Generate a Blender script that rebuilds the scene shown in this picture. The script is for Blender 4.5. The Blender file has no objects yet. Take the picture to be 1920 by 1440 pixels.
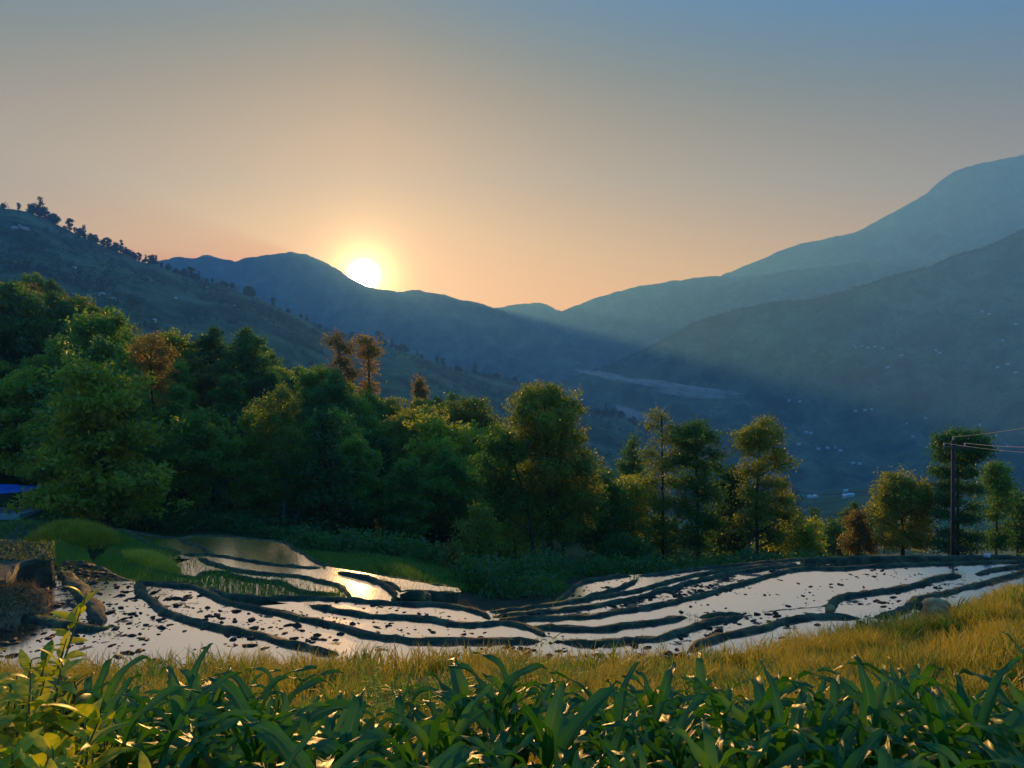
import bpy, math, random
import numpy as np
from mathutils import Vector, Matrix, Quaternion

# ------------------------------------------------------------------ camera, sky, sun, exposure
S = bpy.context.scene
COL = S.collection
F = 1387.0                       # focal length in pixels of a 1920 px wide frame
cam_d = bpy.data.cameras.new('camera'); cam = bpy.data.objects.new('camera', cam_d)
COL.objects.link(cam); S.camera = cam
cam_d.sensor_width = 36.0; cam_d.lens = F / 1920 * 36
cam_d.clip_start = 0.05; cam_d.clip_end = 60000
cam.location = (0, 0, 0); cam.rotation_euler = (math.radians(90), 0, 0)

SUN_PX, SUN_PY = 682, 516
sun_dir = Vector((SUN_PX - 960, F, 720 - SUN_PY)).normalized()
sun_el = math.asin(sun_dir.z); sun_az = math.atan2(sun_dir.x, sun_dir.y)
sl = bpy.data.lights.new('sun', 'SUN'); so = bpy.data.objects.new('sun', sl); COL.objects.link(so)
sl.energy = 4.0; sl.angle = math.radians(0.53); sl.color = (1.0, 0.50, 0.14)
so.rotation_euler = sun_dir.to_track_quat('Z', 'Y').to_euler(); so.location = (0, 0, 60)

W = bpy.data.worlds.new('World'); S.world = W; W.use_nodes = True
nt = W.node_tree; nt.nodes.clear()
def wn(t, **k):
    n = nt.nodes.new(t)
    for a, b in k.items(): setattr(n, a, b)
    return n
sky = wn('ShaderNodeTexSky', sky_type='NISHITA', sun_disc=False)
sky.sun_elevation = sun_el; sky.sun_rotation = sun_az
sky.altitude = 1200; sky.air_density = 1.3; sky.dust_density = 3.2; sky.ozone_density = 3.0
tint = wn('ShaderNodeMixRGB', blend_type='MULTIPLY'); tint.inputs[0].default_value = 1
tint.inputs[2].default_value = (1.0, 0.90, 0.86, 1)
nt.links.new(sky.outputs[0], tint.inputs[1])
tc = wn('ShaderNodeTexCoord'); nrm = wn('ShaderNodeVectorMath', operation='NORMALIZE')
nt.links.new(tc.outputs['Generated'], nrm.inputs[0])
# sunrise sky: warm low down towards the sun, blue overhead and away from it
def wmath(op, a, b=None, c=None):
    m = wn('ShaderNodeMath', operation=op)
    for i, v in enumerate((a, b, c)):
        if v is None: continue
        if isinstance(v, (int, float)): m.inputs[i].default_value = v
        else: nt.links.new(v, m.inputs[i])
    return m.outputs[0]
sx = wn('ShaderNodeSeparateXYZ'); nt.links.new(nrm.outputs[0], sx.inputs[0])
elev = wmath('ABSOLUTE', wmath('ARCSINE', sx.outputs[2]))
hv = wn('ShaderNodeVectorMath', operation='MULTIPLY'); nt.links.new(nrm.outputs[0], hv.inputs[0]); hv.inputs[1].default_value = (1, 1, 0)
hn = wn('ShaderNodeVectorMath', operation='NORMALIZE'); nt.links.new(hv.outputs[0], hn.inputs[0])
hd = wn('ShaderNodeVectorMath', operation='DOT_PRODUCT'); nt.links.new(hn.outputs[0], hd.inputs[0]); hd.inputs[1].default_value = Vector((sun_dir.x, sun_dir.y, 0)).normalized()
azd = wmath('ARCCOSINE', wmath('MINIMUM', hd.outputs['Value'], 1.0))
tt = wmath('MULTIPLY', wmath('MULTIPLY_ADD', azd, .17, elev), 2 / math.pi)
cr = wn('ShaderNodeValToRGB'); nt.links.new(tt, cr.inputs[0])
SKY = [(0, (1.62, .46, .0)), (10, (1.5, .50, .0)), (13, (1.28, .48, .0)), (17, (.88, .33, .0)), (20, (.61, .245, .0)), (23, (.40, .17, .0)), (26, (.22, .13, .04)), (29, (.11, .12, .15)), (33, (.03, .14, .34)), (50, (.02, .19, .52)), (90, (.02, .19, .54))]
SKYGAIN = 4.2
while len(cr.color_ramp.elements) < len(SKY): cr.color_ramp.elements.new(.5)
for e, (p, c) in zip(cr.color_ramp.elements, SKY): e.position = p / 90; e.color = (*c, 1)
gn = wn('ShaderNodeVectorMath', operation='SCALE'); gn.inputs['Scale'].default_value = SKYGAIN; nt.links.new(cr.outputs[0], gn.inputs[0])
ns = wn('ShaderNodeVectorMath', operation='SCALE'); ns.inputs['Scale'].default_value = .06; nt.links.new(tint.outputs[0], ns.inputs[0])
# the visible disc of the rising sun and the aureole round it
dot = wn('ShaderNodeVectorMath', operation='DOT_PRODUCT'); nt.links.new(nrm.outputs[0], dot.inputs[0])
dot.inputs[1].default_value = sun_dir
ac = wn('ShaderNodeMath', operation='ARCCOSINE', use_clamp=False); nt.links.new(dot.outputs['Value'], ac.inputs[0])
def expo(scale, amp):
    m = wn('ShaderNodeMath', operation='MULTIPLY'); m.inputs[1].default_value = -1 / math.radians(scale)
    nt.links.new(ac.outputs[0], m.inputs[0])
    e = wn('ShaderNodeMath', operation='EXPONENT'); nt.links.new(m.outputs[0], e.inputs[0])
    a = wn('ShaderNodeMath', operation='MULTIPLY'); a.inputs[1].default_value = amp
    nt.links.new(e.outputs[0], a.inputs[0]); return a
def colour_scale(val, col):
    c = wn('ShaderNodeVectorMath', operation='SCALE'); c.inputs[0].default_value = col
    nt.links.new(val.outputs[0], c.inputs['Scale']); return c
def vadd(a, b):
    c = wn('ShaderNodeVectorMath', operation='ADD')
    nt.links.new(a.outputs[0], c.inputs[0]); nt.links.new(b.outputs[0], c.inputs[1]); return c
disc = wn('ShaderNodeMapRange'); disc.interpolation_type = 'SMOOTHSTEP'; disc.inputs[1].default_value = math.radians(1.35); disc.inputs[2].default_value = math.radians(0.45)
disc.inputs[3].default_value = 0; disc.inputs[4].default_value = 110
nt.links.new(ac.outputs[0], disc.inputs[0])
glow = vadd(colour_scale(expo(1.0, 60.0), (1, .62, .22)), colour_scale(expo(7.0, 3.0), (1, .55, .18)))
glow = vadd(glow, colour_scale(disc, (1, .93, .75)))
tot = vadd(vadd(gn, ns), glow)
bg = wn('ShaderNodeBackground'); bg.inputs[1].default_value = 0.10
nt.links.new(tot.outputs[0], bg.inputs[0])
wo = wn('ShaderNodeOutputWorld'); nt.links.new(bg.outputs[0], wo.inputs[0])

S.view_settings.view_transform = 'Standard'; S.view_settings.look = 'None'
S.view_settings.exposure = 1.55; S.view_settings.gamma = 1.0
S.render.engine = 'CYCLES'
cy = S.cycles
cy.max_bounces = 6; cy.diffuse_bounces = 3; cy.glossy_bounces = 2; cy.transmission_bounces = 4
cy.volume_bounces = 1; cy.transparent_max_bounces = 6; cy.caustics_reflective = False; cy.caustics_refractive = False
cy.volume_step_rate = .4; cy.sample_clamp_indirect = 4.0; cy.use_denoising = True

# ------------------------------------------------------------------ helpers
rng = np.random.default_rng(7); random.seed(7)

def vnoise(x, y, seed=0.0):
    x = np.asarray(x, float); y = np.asarray(y, float)
    ix = np.floor(x); iy = np.floor(y); fx = x - ix; fy = y - iy
    fx = fx * fx * (3 - 2 * fx); fy = fy * fy * (3 - 2 * fy)
    def h(a, b):
        v = np.sin(a * 127.1 + b * 311.7 + seed * 74.7) * 43758.5453
        return v - np.floor(v)
    return (h(ix, iy) * (1 - fx) + h(ix + 1, iy) * fx) * (1 - fy) + (h(ix, iy + 1) * (1 - fx) + h(ix + 1, iy + 1) * fx) * fy
def fbm(x, y, o=4, seed=0.0):
    a = 0.5; t = 0; f = 1.0
    for i in range(o):
        t = t + a * (vnoise(np.asarray(x) * f, np.asarray(y) * f, seed + i * 3.3) * 2 - 1); a *= 0.5; f *= 2.03
    return t

def at(px, py, d): return Vector(((px - 960) / F * d, d, (720 - py) / F * d))
def on(px, py, z):
    d = -z * F / (py - 720.0); return Vector(((px - 960) / F * d, d, z))

def mesh_from(name, V, faces_n, idx=None, smooth=False, uv=None):
    """V (n,3); idx flat loop indices, faces_n verts per face (constant)."""
    V = np.asarray(V, np.float32).reshape(-1, 3); me = bpy.data.meshes.new(name)
    if idx is None: idx = np.arange(len(V))
    idx = np.asarray(idx, np.int32).ravel(); nf = len(idx) // faces_n
    me.vertices.add(len(V)); me.vertices.foreach_set('co', V.ravel())
    me.loops.add(len(idx)); me.loops.foreach_set('vertex_index', idx)
    me.polygons.add(nf); me.polygons.foreach_set('loop_start', np.arange(0, nf * faces_n, faces_n, dtype=np.int32))
    if smooth: me.polygons.foreach_set('use_smooth', np.ones(nf, bool))
    if uv is not None:
        l = me.uv_layers.new(name='UVMap'); l.data.foreach_set('uv', np.asarray(uv, np.float32).reshape(-1, 2)[idx].ravel())
    me.update(calc_edges=True); me.validate(); return me
def grid_idx(nu, nv):
    a = np.arange(nu * nv).reshape(nu, nv)
    return np.stack([a[:-1, :-1], a[1:, :-1], a[1:, 1:], a[:-1, 1:]], -1).ravel()

def link(name, me, mat=None, parent=None, loc=(0, 0, 0)):
    o = bpy.data.objects.new(name, me); COL.objects.link(o)
    if mat is not None and me is not None and not me.materials: me.materials.append(mat)
    o.parent = parent; o.location = loc; return o
def thing(name, label, cat, loc=(0, 0, 0), group=None, rz=0.0, sc=1.0):
    o = bpy.data.objects.new(name, None); COL.objects.link(o); o.location = loc
    o.rotation_euler = (0, 0, rz); o.scale = (sc, sc, sc); o.empty_display_size = 0.2
    return tag(o, label, cat, group)
def tag(o, label=None, cat=None, group=None, kind=None):
    if label: o['label'] = label
    if cat: o['category'] = cat
    if group: o['group'] = group
    if kind: o['kind'] = kind
    return o

class MB:
    def __init__(s): s.v = []; s.f = []
    def add(s, vs, fs):
        n = len(s.v); s.v += [tuple(v) for v in vs]; s.f += [tuple(i + n for i in f) for f in fs]; return s
    def box(s, c, size, rz=0.0):
        c = Vector(c); h = Vector(size) / 2; R = Matrix.Rotation(rz, 3, 'Z')
        vs = [c + R @ Vector((sx * h.x, sy * h.y, sz * h.z)) for sz in (-1, 1) for sx, sy in ((-1, -1), (1, -1), (1, 1), (-1, 1))]
        return s.add(vs, [(3, 2, 1, 0), (4, 5, 6, 7), (0, 1, 5, 4), (1, 2, 6, 5), (2, 3, 7, 6), (3, 0, 4, 7)])
    def tube(s, pts, rad, n=7, cap=True):
        pts = [Vector(p) for p in pts]; vs = []; fs = []
        for i, p in enumerate(pts):
            t = (pts[min(i + 1, len(pts) - 1)] - pts[max(i - 1, 0)]).normalized()
            a = t.orthogonal().normalized() if abs(t.z) < .95 else Vector((1, 0, 0)); a = (a - t * a.dot(t)).normalized(); b = t.cross(a)
            for k in range(n):
                q = 2 * math.pi * k / n; vs.append(p + (a * math.cos(q) + b * math.sin(q)) * rad[i])
        for i in range(len(pts) - 1):
            for k in range(n):
                k2 = (k + 1) % n; fs.append((i * n + k, i * n + k2, (i + 1) * n + k2, (i + 1) * n + k))
        if cap: fs.append(tuple(range((len(pts) - 1) * n, len(pts) * n))); fs.append(tuple(reversed(range(n))))
        return s.add(vs, fs)
    def mesh(s, name, smooth=False):
        me = bpy.data.meshes.new(name); me.from_pydata(s.v, [], s.f); me.update()
        if smooth: me.polygons.foreach_set('use_smooth', np.ones(len(me.polygons), bool))
        return me

# ------------------------------------------------------------------ materials
def new_mat(name):
    m = bpy.data.materials.new(name); m.use_nodes = True; m.node_tree.nodes.clear(); return m, m.node_tree
def N(t, ty, **k):
    n = t.nodes.new(ty)
    for a, b in k.items():
        if a == 'inp':
            for kk, vv in b.items(): n.inputs[kk].default_value = vv
        else: setattr(n, a, b)
    return n
def ramp(t, fac, stops):
    r = N(t, 'ShaderNodeValToRGB'); el = r.color_ramp.elements
    while len(el) < len(stops): el.new(0.5)
    for e, (p, c) in zip(el, stops): e.position = p; e.color = (*c, 1)
    t.links.new(fac, r.inputs[0]); return r
def noise(t, scale, detail=5, coord='Object', rough=.6, vec=None):
    n = N(t, 'ShaderNodeTexNoise', inp={'Scale': scale, 'Detail': detail, 'Roughness': rough})
    if vec is None:
        c = N(t, 'ShaderNodeTexCoord'); vec = c.outputs[coord]
    t.links.new(vec, n.inputs['Vector']); return n
def position(t): return N(t, 'ShaderNodeNewGeometry').outputs['Position']

def leaf_mat(name, stops, trans=.5, nscale=.45, rough=.5, tcol=(1.3, 1.35, .55), gain=2.8):
    m, t = new_mat(name); stops = [(a, tuple(min(.55, v * gain) for v in c)) for a, c in stops]
    oi = N(t, 'ShaderNodeObjectInfo'); n = noise(t, nscale, 3); n2 = noise(t, nscale * 9, 1)
    a = N(t, 'ShaderNodeMath', operation='MULTIPLY_ADD'); a.inputs[1].default_value = .55; t.links.new(n.outputs[0], a.inputs[0])
    b = N(t, 'ShaderNodeMath', operation='MULTIPLY_ADD'); b.inputs[1].default_value = .5; b.inputs[2].default_value = -.02
    t.links.new(n2.outputs[0], b.inputs[0]); t.links.new(b.outputs[0], a.inputs[2])
    c = N(t, 'ShaderNodeMath', operation='MULTIPLY_ADD'); c.inputs[1].default_value = .3; t.links.new(oi.outputs['Random'], c.inputs[0])
    d = N(t, 'ShaderNodeMath', operation='SUBTRACT'); d.inputs[1].default_value = .15; t.links.new(a.outputs[0], d.inputs[0])
    t.links.new(d.outputs[0], c.inputs[2])
    r = ramp(t, c.outputs[0], stops)
    p = N(t, 'ShaderNodeBsdfPrincipled', inp={'Roughness': rough}); p.inputs['Specular IOR Level'].default_value = .35
    t.links.new(r.outputs[0], p.inputs['Base Color'])
    tr = N(t, 'ShaderNodeBsdfTranslucent'); mu = N(t, 'ShaderNodeMixRGB', blend_type='MULTIPLY'); mu.inputs[0].default_value = 1
    mu.inputs[2].default_value = (*tcol, 1); t.links.new(r.outputs[0], mu.inputs[1]); t.links.new(mu.outputs[0], tr.inputs[0])
    x = N(t, 'ShaderNodeMixShader'); x.inputs[0].default_value = trans
    t.links.new(p.outputs[0], x.inputs[1]); t.links.new(tr.outputs[0], x.inputs[2])
    o = N(t, 'ShaderNodeOutputMaterial'); t.links.new(x.outputs[0], o.inputs[0]); return m
def solid_mat(name, stops, nscale=3.0, rough=.85, bump=.3, bscale=None, coord='Object', spec=.3, detail=6):
    m, t = new_mat(name)
    n = noise(t, nscale, detail, coord); r = ramp(t, n.outputs[0], stops)
    p = N(t, 'ShaderNodeBsdfPrincipled', inp={'Roughness': rough}); p.inputs['Specular IOR Level'].default_value = spec
    t.links.new(r.outputs[0], p.inputs['Base Color'])
    if bump:
        nb = noise(t, bscale or nscale * 4, 5, coord); bp = N(t, 'ShaderNodeBump', inp={'Strength': bump, 'Distance': .05})
        t.links.new(nb.outputs[0], bp.inputs['Height']); t.links.new(bp.outputs[0], p.inputs['Normal'])
    o = N(t, 'ShaderNodeOutputMaterial'); t.links.new(p.outputs[0], o.inputs[0]); return m

M = {}
M['leaf_green'] = leaf_mat('leaf_green', [(.2, (.012, .036, .008)), (.5, (.035, .085, .015)), (.8, (.09, .14, .02))])
M['leaf_dark'] = leaf_mat('leaf_dark', [(.2, (.008, .028, .010)), (.5, (.02, .06, .018)), (.8, (.05, .10, .02))])
M['leaf_yellow'] = leaf_mat('leaf_yellow', [(.2, (.03, .055, .008)), (.5, (.10, .13, .015)), (.8, (.19, .18, .02))])
M['leaf_olive'] = leaf_mat('leaf_olive', [(.2, (.022, .042, .009)), (.5, (.062, .088, .014)), (.8, (.12, .125, .020))])
M['leaf_brown'] = leaf_mat('leaf_brown', [(.2, (.03, .035, .010)), (.5, (.085, .068, .016)), (.8, (.14, .095, .022))])
M['leaf_far'] = leaf_mat('leaf_far', [(.2, (.012, .03, .012)), (.5, (.03, .06, .02)), (.8, (.06, .09, .025))], trans=.2, gain=.9)
M['grass_gold'] = leaf_mat('grass_gold', [(.22, (.035, .07, .010)), (.42, (.12, .15, .016)), (.55, (.24, .22, .022)), (.75, (.38, .29, .04))], trans=.5, nscale=.9, tcol=(1.15, 1.15, .5), gain=1.5)
M['grass_green'] = leaf_mat('grass_green', [(.2, (.03, .07, .010)), (.5, (.07, .14, .018)), (.8, (.15, .18, .03))], trans=.5, nscale=.6, gain=1.8)
M['crop_gold'] = leaf_mat('crop_gold', [(.2, (.14, .14, .012)), (.5, (.36, .30, .025)), (.8, (.50, .36, .04))], trans=.4, nscale=.9, tcol=(1.1, 1.1, .5), gain=1.5)
M['seedling'] = leaf_mat('seedling', [(.2, (.05, .10, .012)), (.5, (.10, .18, .02)), (.8, (.19, .22, .03))], trans=.5, nscale=.5, gain=1.8)
M['shrub_leaf'] = leaf_mat('shrub_leaf', [(.25, (.05, .10, .010)), (.45, (.16, .19, .012)), (.6, (.34, .27, .012)), (.8, (.45, .30, .012))], trans=.45, nscale=3, rough=.45, gain=1.9)
M['shrub_dark'] = leaf_mat('shrub_dark', [(.2, (.010, .025, .006)), (.5, (.022, .05, .010)), (.8, (.05, .08, .015))], trans=.3, nscale=4, rough=.45)
M['bark'] = solid_mat('bark', [(.3, (.025, .020, .014)), (.6, (.06, .048, .034)), (.8, (.11, .09, .07))], 6, .9, .5)
M['bark_pale'] = solid_mat('bark_pale', [(.3, (.10, .10, .08)), (.6, (.24, .23, .18)), (.8, (.36, .34, .28))], 6, .9, .4)
M['earth'] = solid_mat('earth', [(.3, (.018, .024, .014)), (.48, (.045, .055, .028)), (.62, (.10, .10, .045)), (.8, (.19, .15, .08))], 2.2, .8, .9, 9, detail=9)
M['dry_soil'] = solid_mat('dry_soil', [(.3, (.06, .06, .03)), (.6, (.13, .12, .06)), (.8, (.24, .20, .11))], 4, .9, .5, 20)
M['straw'] = solid_mat('straw', [(.3, (.22, .17, .08)), (.55, (.50, .38, .19)), (.8, (.70, .55, .30))], 5, .9, .6, 30)
M['boulder'] = solid_mat('boulder', [(.3, (.36, .20, .07)), (.55, (.62, .38, .15)), (.8, (.72, .52, .26))], 2.5, .85, .8, 7)
M['soil'] = solid_mat('soil', [(.3, (.014, .018, .007)), (.5, (.035, .036, .013)), (.7, (.075, .06, .022))], 1.3, .95, .6, 8)
M['clod'] = solid_mat('clod', [(.3, (.012, .013, .009)), (.6, (.03, .03, .018)), (.8, (.06, .06, .03))], 4, .7, .6, 20)
M['concrete'] = solid_mat('concrete', [(.3, (.34, .33, .31)), (.7, (.50, .48, .45))], 3, .9, .3, 15)
M['tarp'] = solid_mat('tarp', [(.3, (.008, .09, .42)), (.7, (.015, .14, .58))], 2, .45, .2, 6)
M['wood'] = solid_mat('wood', [(.3, (.05, .04, .03)), (.7, (.14, .11, .08))], 5, .85, .4)
M['pole'] = solid_mat('pole', [(.3, (.025, .022, .02)), (.7, (.06, .055, .05))], 4, .8, .3)
M['ceramic'] = solid_mat('ceramic', [(.3, (.35, .33, .3)), (.7, (.5, .48, .45))], 4, .3, 0)
M['wire'] = solid_mat('wire', [(.3, (.30, .29, .28)), (.7, (.42, .41, .4))], 4, .45, 0)
M['plaster'] = solid_mat('plaster', [(.3, (.55, .52, .48)), (.7, (.75, .72, .68))], .5, .9, 0)
M['tin_roof'] = solid_mat('tin_roof', [(.3, (.60, .64, .68)), (.7, (.82, .84, .86))], .5, .4, 0)
M['window'] = solid_mat('window', [(.3, (.02, .025, .03)), (.7, (.04, .045, .05))], .5, .2, 0)
M['white_stone'] = solid_mat('white_stone', [(.3, (.6, .58, .55)), (.7, (.8, .78, .75))], 3, .8, .3)

def water_mat(name, mud, refl, rough=.12, patch=None, bump=.06):
    m, t = new_mat(name)
    n = noise(t, 1.2, 6); r = ramp(t, n.outputs[0], [(.3, mud), (.75, tuple(c * 1.9 for c in mud))])
    d = N(t, 'ShaderNodeBsdfDiffuse'); t.links.new(r.outputs[0], d.inputs[0])
    g = N(t, 'ShaderNodeBsdfGlossy', inp={'Roughness': rough}); g.inputs['Color'].default_value = (.97, .96, .98, 1)
    nb = noise(t, 5, 3); bp = N(t, 'ShaderNodeBump', inp={'Strength': bump, 'Distance': .02})
    t.links.new(nb.outputs[0], bp.inputs['Height']); t.links.new(bp.outputs[0], g.inputs['Normal'])
    x = N(t, 'ShaderNodeMixShader'); x.inputs[0].default_value = refl
    t.links.new(d.outputs[0], x.inputs[1]); t.links.new(g.outputs[0], x.inputs[2])
    if patch is not None:      # wet mud standing just clear of the water
        pn = noise(t, patch[0], 7, rough=.65); pr = ramp(t, pn.outputs[0], [(patch[1], (1, 1, 1)), (patch[1] + .03, (0, 0, 0))])
        md = N(t, 'ShaderNodeBsdfPrincipled', inp={'Roughness': .55}); md.inputs['Base Color'].default_value = (.02, .022, .014, 1)
        y = N(t, 'ShaderNodeMixShader'); t.links.new(pr.outputs[0], y.inputs[0])
        t.links.new(md.outputs[0], y.inputs[1]); t.links.new(x.outputs[0], y.inputs[2]); x = y
    o = N(t, 'ShaderNodeOutputMaterial'); t.links.new(x.outputs[0], o.inputs[0]); return m
M['water'] = water_mat('water', (.10, .09, .075), .97)
M['water_muddy'] = water_mat('water_muddy', (.10, .09, .075), .96, patch=(1.5, .60))
M['water_broken'] = water_mat('water_broken', (.04, .038, .028), .90, patch=(2.2, .50))
M['water_rice'] = water_mat('water_rice', (.06, .08, .02), .9, .12)
M['river'] = water_mat('river', (.08, .08, .08), .9, .15)

def land_mat(name, near, far, d0, d1, terr=0.0):
    m, t = new_mat(name); pos = position(t)
    ln = N(t, 'ShaderNodeVectorMath', operation='LENGTH'); t.links.new(pos, ln.inputs[0])
    n1 = noise(t, .35, 8, vec=pos); r1 = ramp(t, n1.outputs[0], near)
    n2 = noise(t, .012, 10, vec=pos, rough=.68); r2 = ramp(t, n2.outputs[0], far)
    mr = N(t, 'ShaderNodeMapRange', inp={1: d0, 2: d1}); t.links.new(ln.outputs['Value'], mr.inputs[0])
    mx = N(t, 'ShaderNodeMixRGB'); t.links.new(mr.outputs[0], mx.inputs[0])
    t.links.new(r1.outputs[0], mx.inputs[1]); t.links.new(r2.outputs[0], mx.inputs[2]); col = mx.outputs[0]
    p = N(t, 'ShaderNodeBsdfPrincipled', inp={'Roughness': .95}); p.inputs['Specular IOR Level'].default_value = .1
    if terr:        # far-off field terraces: lighter treads along the contours, broken up
        sp = N(t, 'ShaderNodeSeparateXYZ'); t.links.new(pos, sp.inputs[0])
        w = N(t, 'ShaderNodeTexNoise', inp={'Scale': .02, 'Detail': 4}); t.links.new(pos, w.inputs['Vector'])
        a = N(t, 'ShaderNodeMath', operation='MULTIPLY_ADD'); a.inputs[1].default_value = terr * 7; t.links.new(w.outputs[0], a.inputs[0]); t.links.new(sp.outputs[2], a.inputs[2])
        b = N(t, 'ShaderNodeMath', operation='DIVIDE'); b.inputs[1].default_value = terr; t.links.new(a.outputs[0], b.inputs[0])
        fr = N(t, 'ShaderNodeMath', operation='FRACT'); t.links.new(b.outputs[0], fr.inputs[0])
        rr = ramp(t, fr.outputs[0], [(.62, (0, 0, 0)), (.72, (1, 1, 1)), (.95, (1, 1, 1)), (1, (0, 0, 0))])
        pn = noise(t, .006, 5, vec=pos); pr = ramp(t, pn.outputs[0], [(.50, (0, 0, 0)), (.58, (1, 1, 1))])
        mm = N(t, 'ShaderNodeMixRGB', blend_type='MULTIPLY'); mm.inputs[0].default_value = 1
        t.links.new(rr.outputs[0], mm.inputs[1]); t.links.new(pr.outputs[0], mm.inputs[2])
        m2 = N(t, 'ShaderNodeMixRGB'); t.links.new(mm.outputs[0], m2.inputs[0]); t.links.new(col, m2.inputs[1])
        m2.inputs[2].default_value = (.085, .095, .05, 1); col = m2.outputs[0]
    t.links.new(col, p.inputs['Base Color'])
    o = N(t, 'ShaderNodeOutputMaterial'); t.links.new(p.outputs[0], o.inputs[0]); return m
NEAR = [(.3, (.016, .024, .006)), (.5, (.045, .055, .012)), (.7, (.10, .09, .02))]
FAR = [(.35, (.014, .040, .020)), (.46, (.036, .085, .040)), (.54, (.085, .14, .065)), (.66, (.18, .22, .11))]
M['land'] = land_mat('land', NEAR, FAR, 40, 200, 3.0)
M['mountain'] = land_mat('mountain', FAR, FAR, 1, 2, 9.0)
M['far_mountain'] = land_mat('far_mountain', FAR, FAR, 1, 2)

# ------------------------------------------------------------------ the lie of the land
COMMON = [(0.6, -1.65), (1, -1.75), (3, -2.35), (5, -3.0), (7, -3.7), (10, -4.75)]
T = {
 -600: [(13, -5.4), (16, -6.2), (18, -6.9), (22, -7.3), (26, -8), (38, -9), (60, -9), (100, 4), (160, 22), (220, 18), (320, 50), (450, 115), (620, 190), (800, 170), (1200, 60), (1600, -50), (2400, -250)],
 0:    [(13, -5.45), (16, -6.2), (18, -6.9), (22, -7.3), (26, -8), (38, -9.6), (60, -11), (80, -8), (110, 1), (160, 14), (220, 8), (320, 30), (450, 85), (600, 145), (750, 130), (900, 100), (1200, 50), (1600, -50), (2400, -250)],
 400:  [(13, -5.55), (15, -6.0), (16.5, -6.35), (18, -7), (22, -8), (28, -9), (38, -9.8), (44, -10), (60, -11), (90, -7), (140, -1), (220, -12), (320, 0), (450, 35), (650, 89), (800, 70), (1000, 20), (1600, -110), (2400, -250)],
 700:  [(13, -5.55), (15, -6.0), (16.5, -6.35), (18, -7), (22, -7.9), (26, -8.5), (30, -8.6), (33, -8.65), (36, -9.0), (44, -10.3), (60, -14), (90, -13), (130, -7.5), (220, -28), (320, -26), (450, -10), (700, 43), (900, 10), (1200, -60), (2400, -252)],
 950:  [(13, -5.55), (15, -6.0), (16.5, -6.35), (18, -7), (22, -8), (26, -8.9), (36, -10.3), (40, -10.9), (50, -13), (75, -17), (110, -16), (220, -42), (320, -48), (450, -40), (760, 3), (950, -40), (1200, -110), (2400, -252)],
 1150: [(13, -5.55), (15, -6.0), (16.5, -6.35), (18, -7), (22, -8), (26, -8.8), (36, -10), (44, -11.3), (60, -16), (100, -24), (220, -55), (320, -70), (450, -75), (600, -70), (800, -32), (1000, -80), (2400, -252)],
 1350: [(13, -5.5), (15, -5.95), (16.5, -6.25), (18, -6.9), (22, -8), (26, -8.8), (36, -10), (44, -11), (60, -16), (100, -26), (220, -58), (450, -95), (800, -115), (1000, -150), (1600, -215), (2400, -252)],
 1550: [(13, -5.4), (16, -5.95), (17.5, -6.2), (18.6, -6.8), (22, -7.9), (26, -8.7), (36, -9.9), (44, -10.6), (60, -15), (100, -25), (150, -36), (220, -48), (400, -72), (700, -105), (1000, -140), (1600, -205), (2400, -252)],
 1700: [(13, -5.2), (16, -5.6), (18, -5.95), (19.5, -6.9), (22, -7.8), (26, -8.7), (36, -9.9), (44, -10.6), (60, -15), (100, -25), (150, -36), (220, -48), (400, -72), (700, -105), (1000, -140), (1600, -205), (2400, -250)],
 1920: [(13, -4.62), (16, -4.95), (19, -5.35), (20.5, -6.0), (22, -7.5), (26, -8.6), (36, -9.9), (44, -10.5), (60, -15), (100, -24), (220, -48), (400, -70), (700, -100), (1000, -132), (1600, -200), (2400, -245)],
 2500: [(13, -4.2), (16, -4.4), (19, -4.6), (21, -5.6), (23, -7.5), (26, -8.6), (36, -9.5), (44, -10), (60, -13), (100, -22), (220, -42), (400, -60), (700, -90), (1000, -120), (1600, -180), (2400, -240)],
}
for _p, _f in ((-600, 1.9), (0, 1.9), (400, 1.9), (700, 1.9), (950, 1.9), (1150, 1.7)):     # the middle ridge stands well back
    T[_p] = [(a, b) if a < 300 else (a * _f, b * _f) for a, b in T[_p] if a <= 1000] + [(2600, -262)]
_LD = np.linspace(math.log(.6), math.log(2600), 420)
_PX = np.array(sorted(T)); _TAB = []
for p in _PX:
    c = COMMON + T[int(p)]; _TAB.append(np.interp(_LD, np.log([a for a, b in c]), [b for a, b in c]))
_TAB = np.array(_TAB)
_k = np.array([1, 2, 3, 2, 1.]) / 9
_pad = np.pad(_TAB, ((0, 0), (2, 2)), 'edge'); _TAB = np.stack([np.convolve(r, _k, 'valid') for r in _pad])
def land_z(x, y):
    x = np.asarray(x, float); y = np.maximum(np.asarray(y, float), .6)
    px = np.clip(960 + F * x / y, _PX[0], _PX[-1]); ld = np.clip((np.log(y) - _LD[0]) / (_LD[1] - _LD[0]), 0, len(_LD) - 1.001)
    i = np.clip(np.searchsorted(_PX, px, 'right') - 1, 0, len(_PX) - 2); f = (px - _PX[i]) / (_PX[i + 1] - _PX[i]); f = f * f * (3 - 2 * f) * .5 + f * .5
    j = ld.astype(int); g = ld - j
    z = (_TAB[i, j] * (1 - f) + _TAB[i + 1, j] * f) * (1 - g) + (_TAB[i, j + 1] * (1 - f) + _TAB[i + 1, j + 1] * f) * g
    far = np.clip((y - 45) / 120, 0, 1)
    z = z + far * y * .018 * fbm(x / (8 + .11 * y), y / (8 + .11 * y), 5, 2.0) + (1 - far) * .06 * fbm(x * .9, y * .9, 3, 5.0)
    return z
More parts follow.
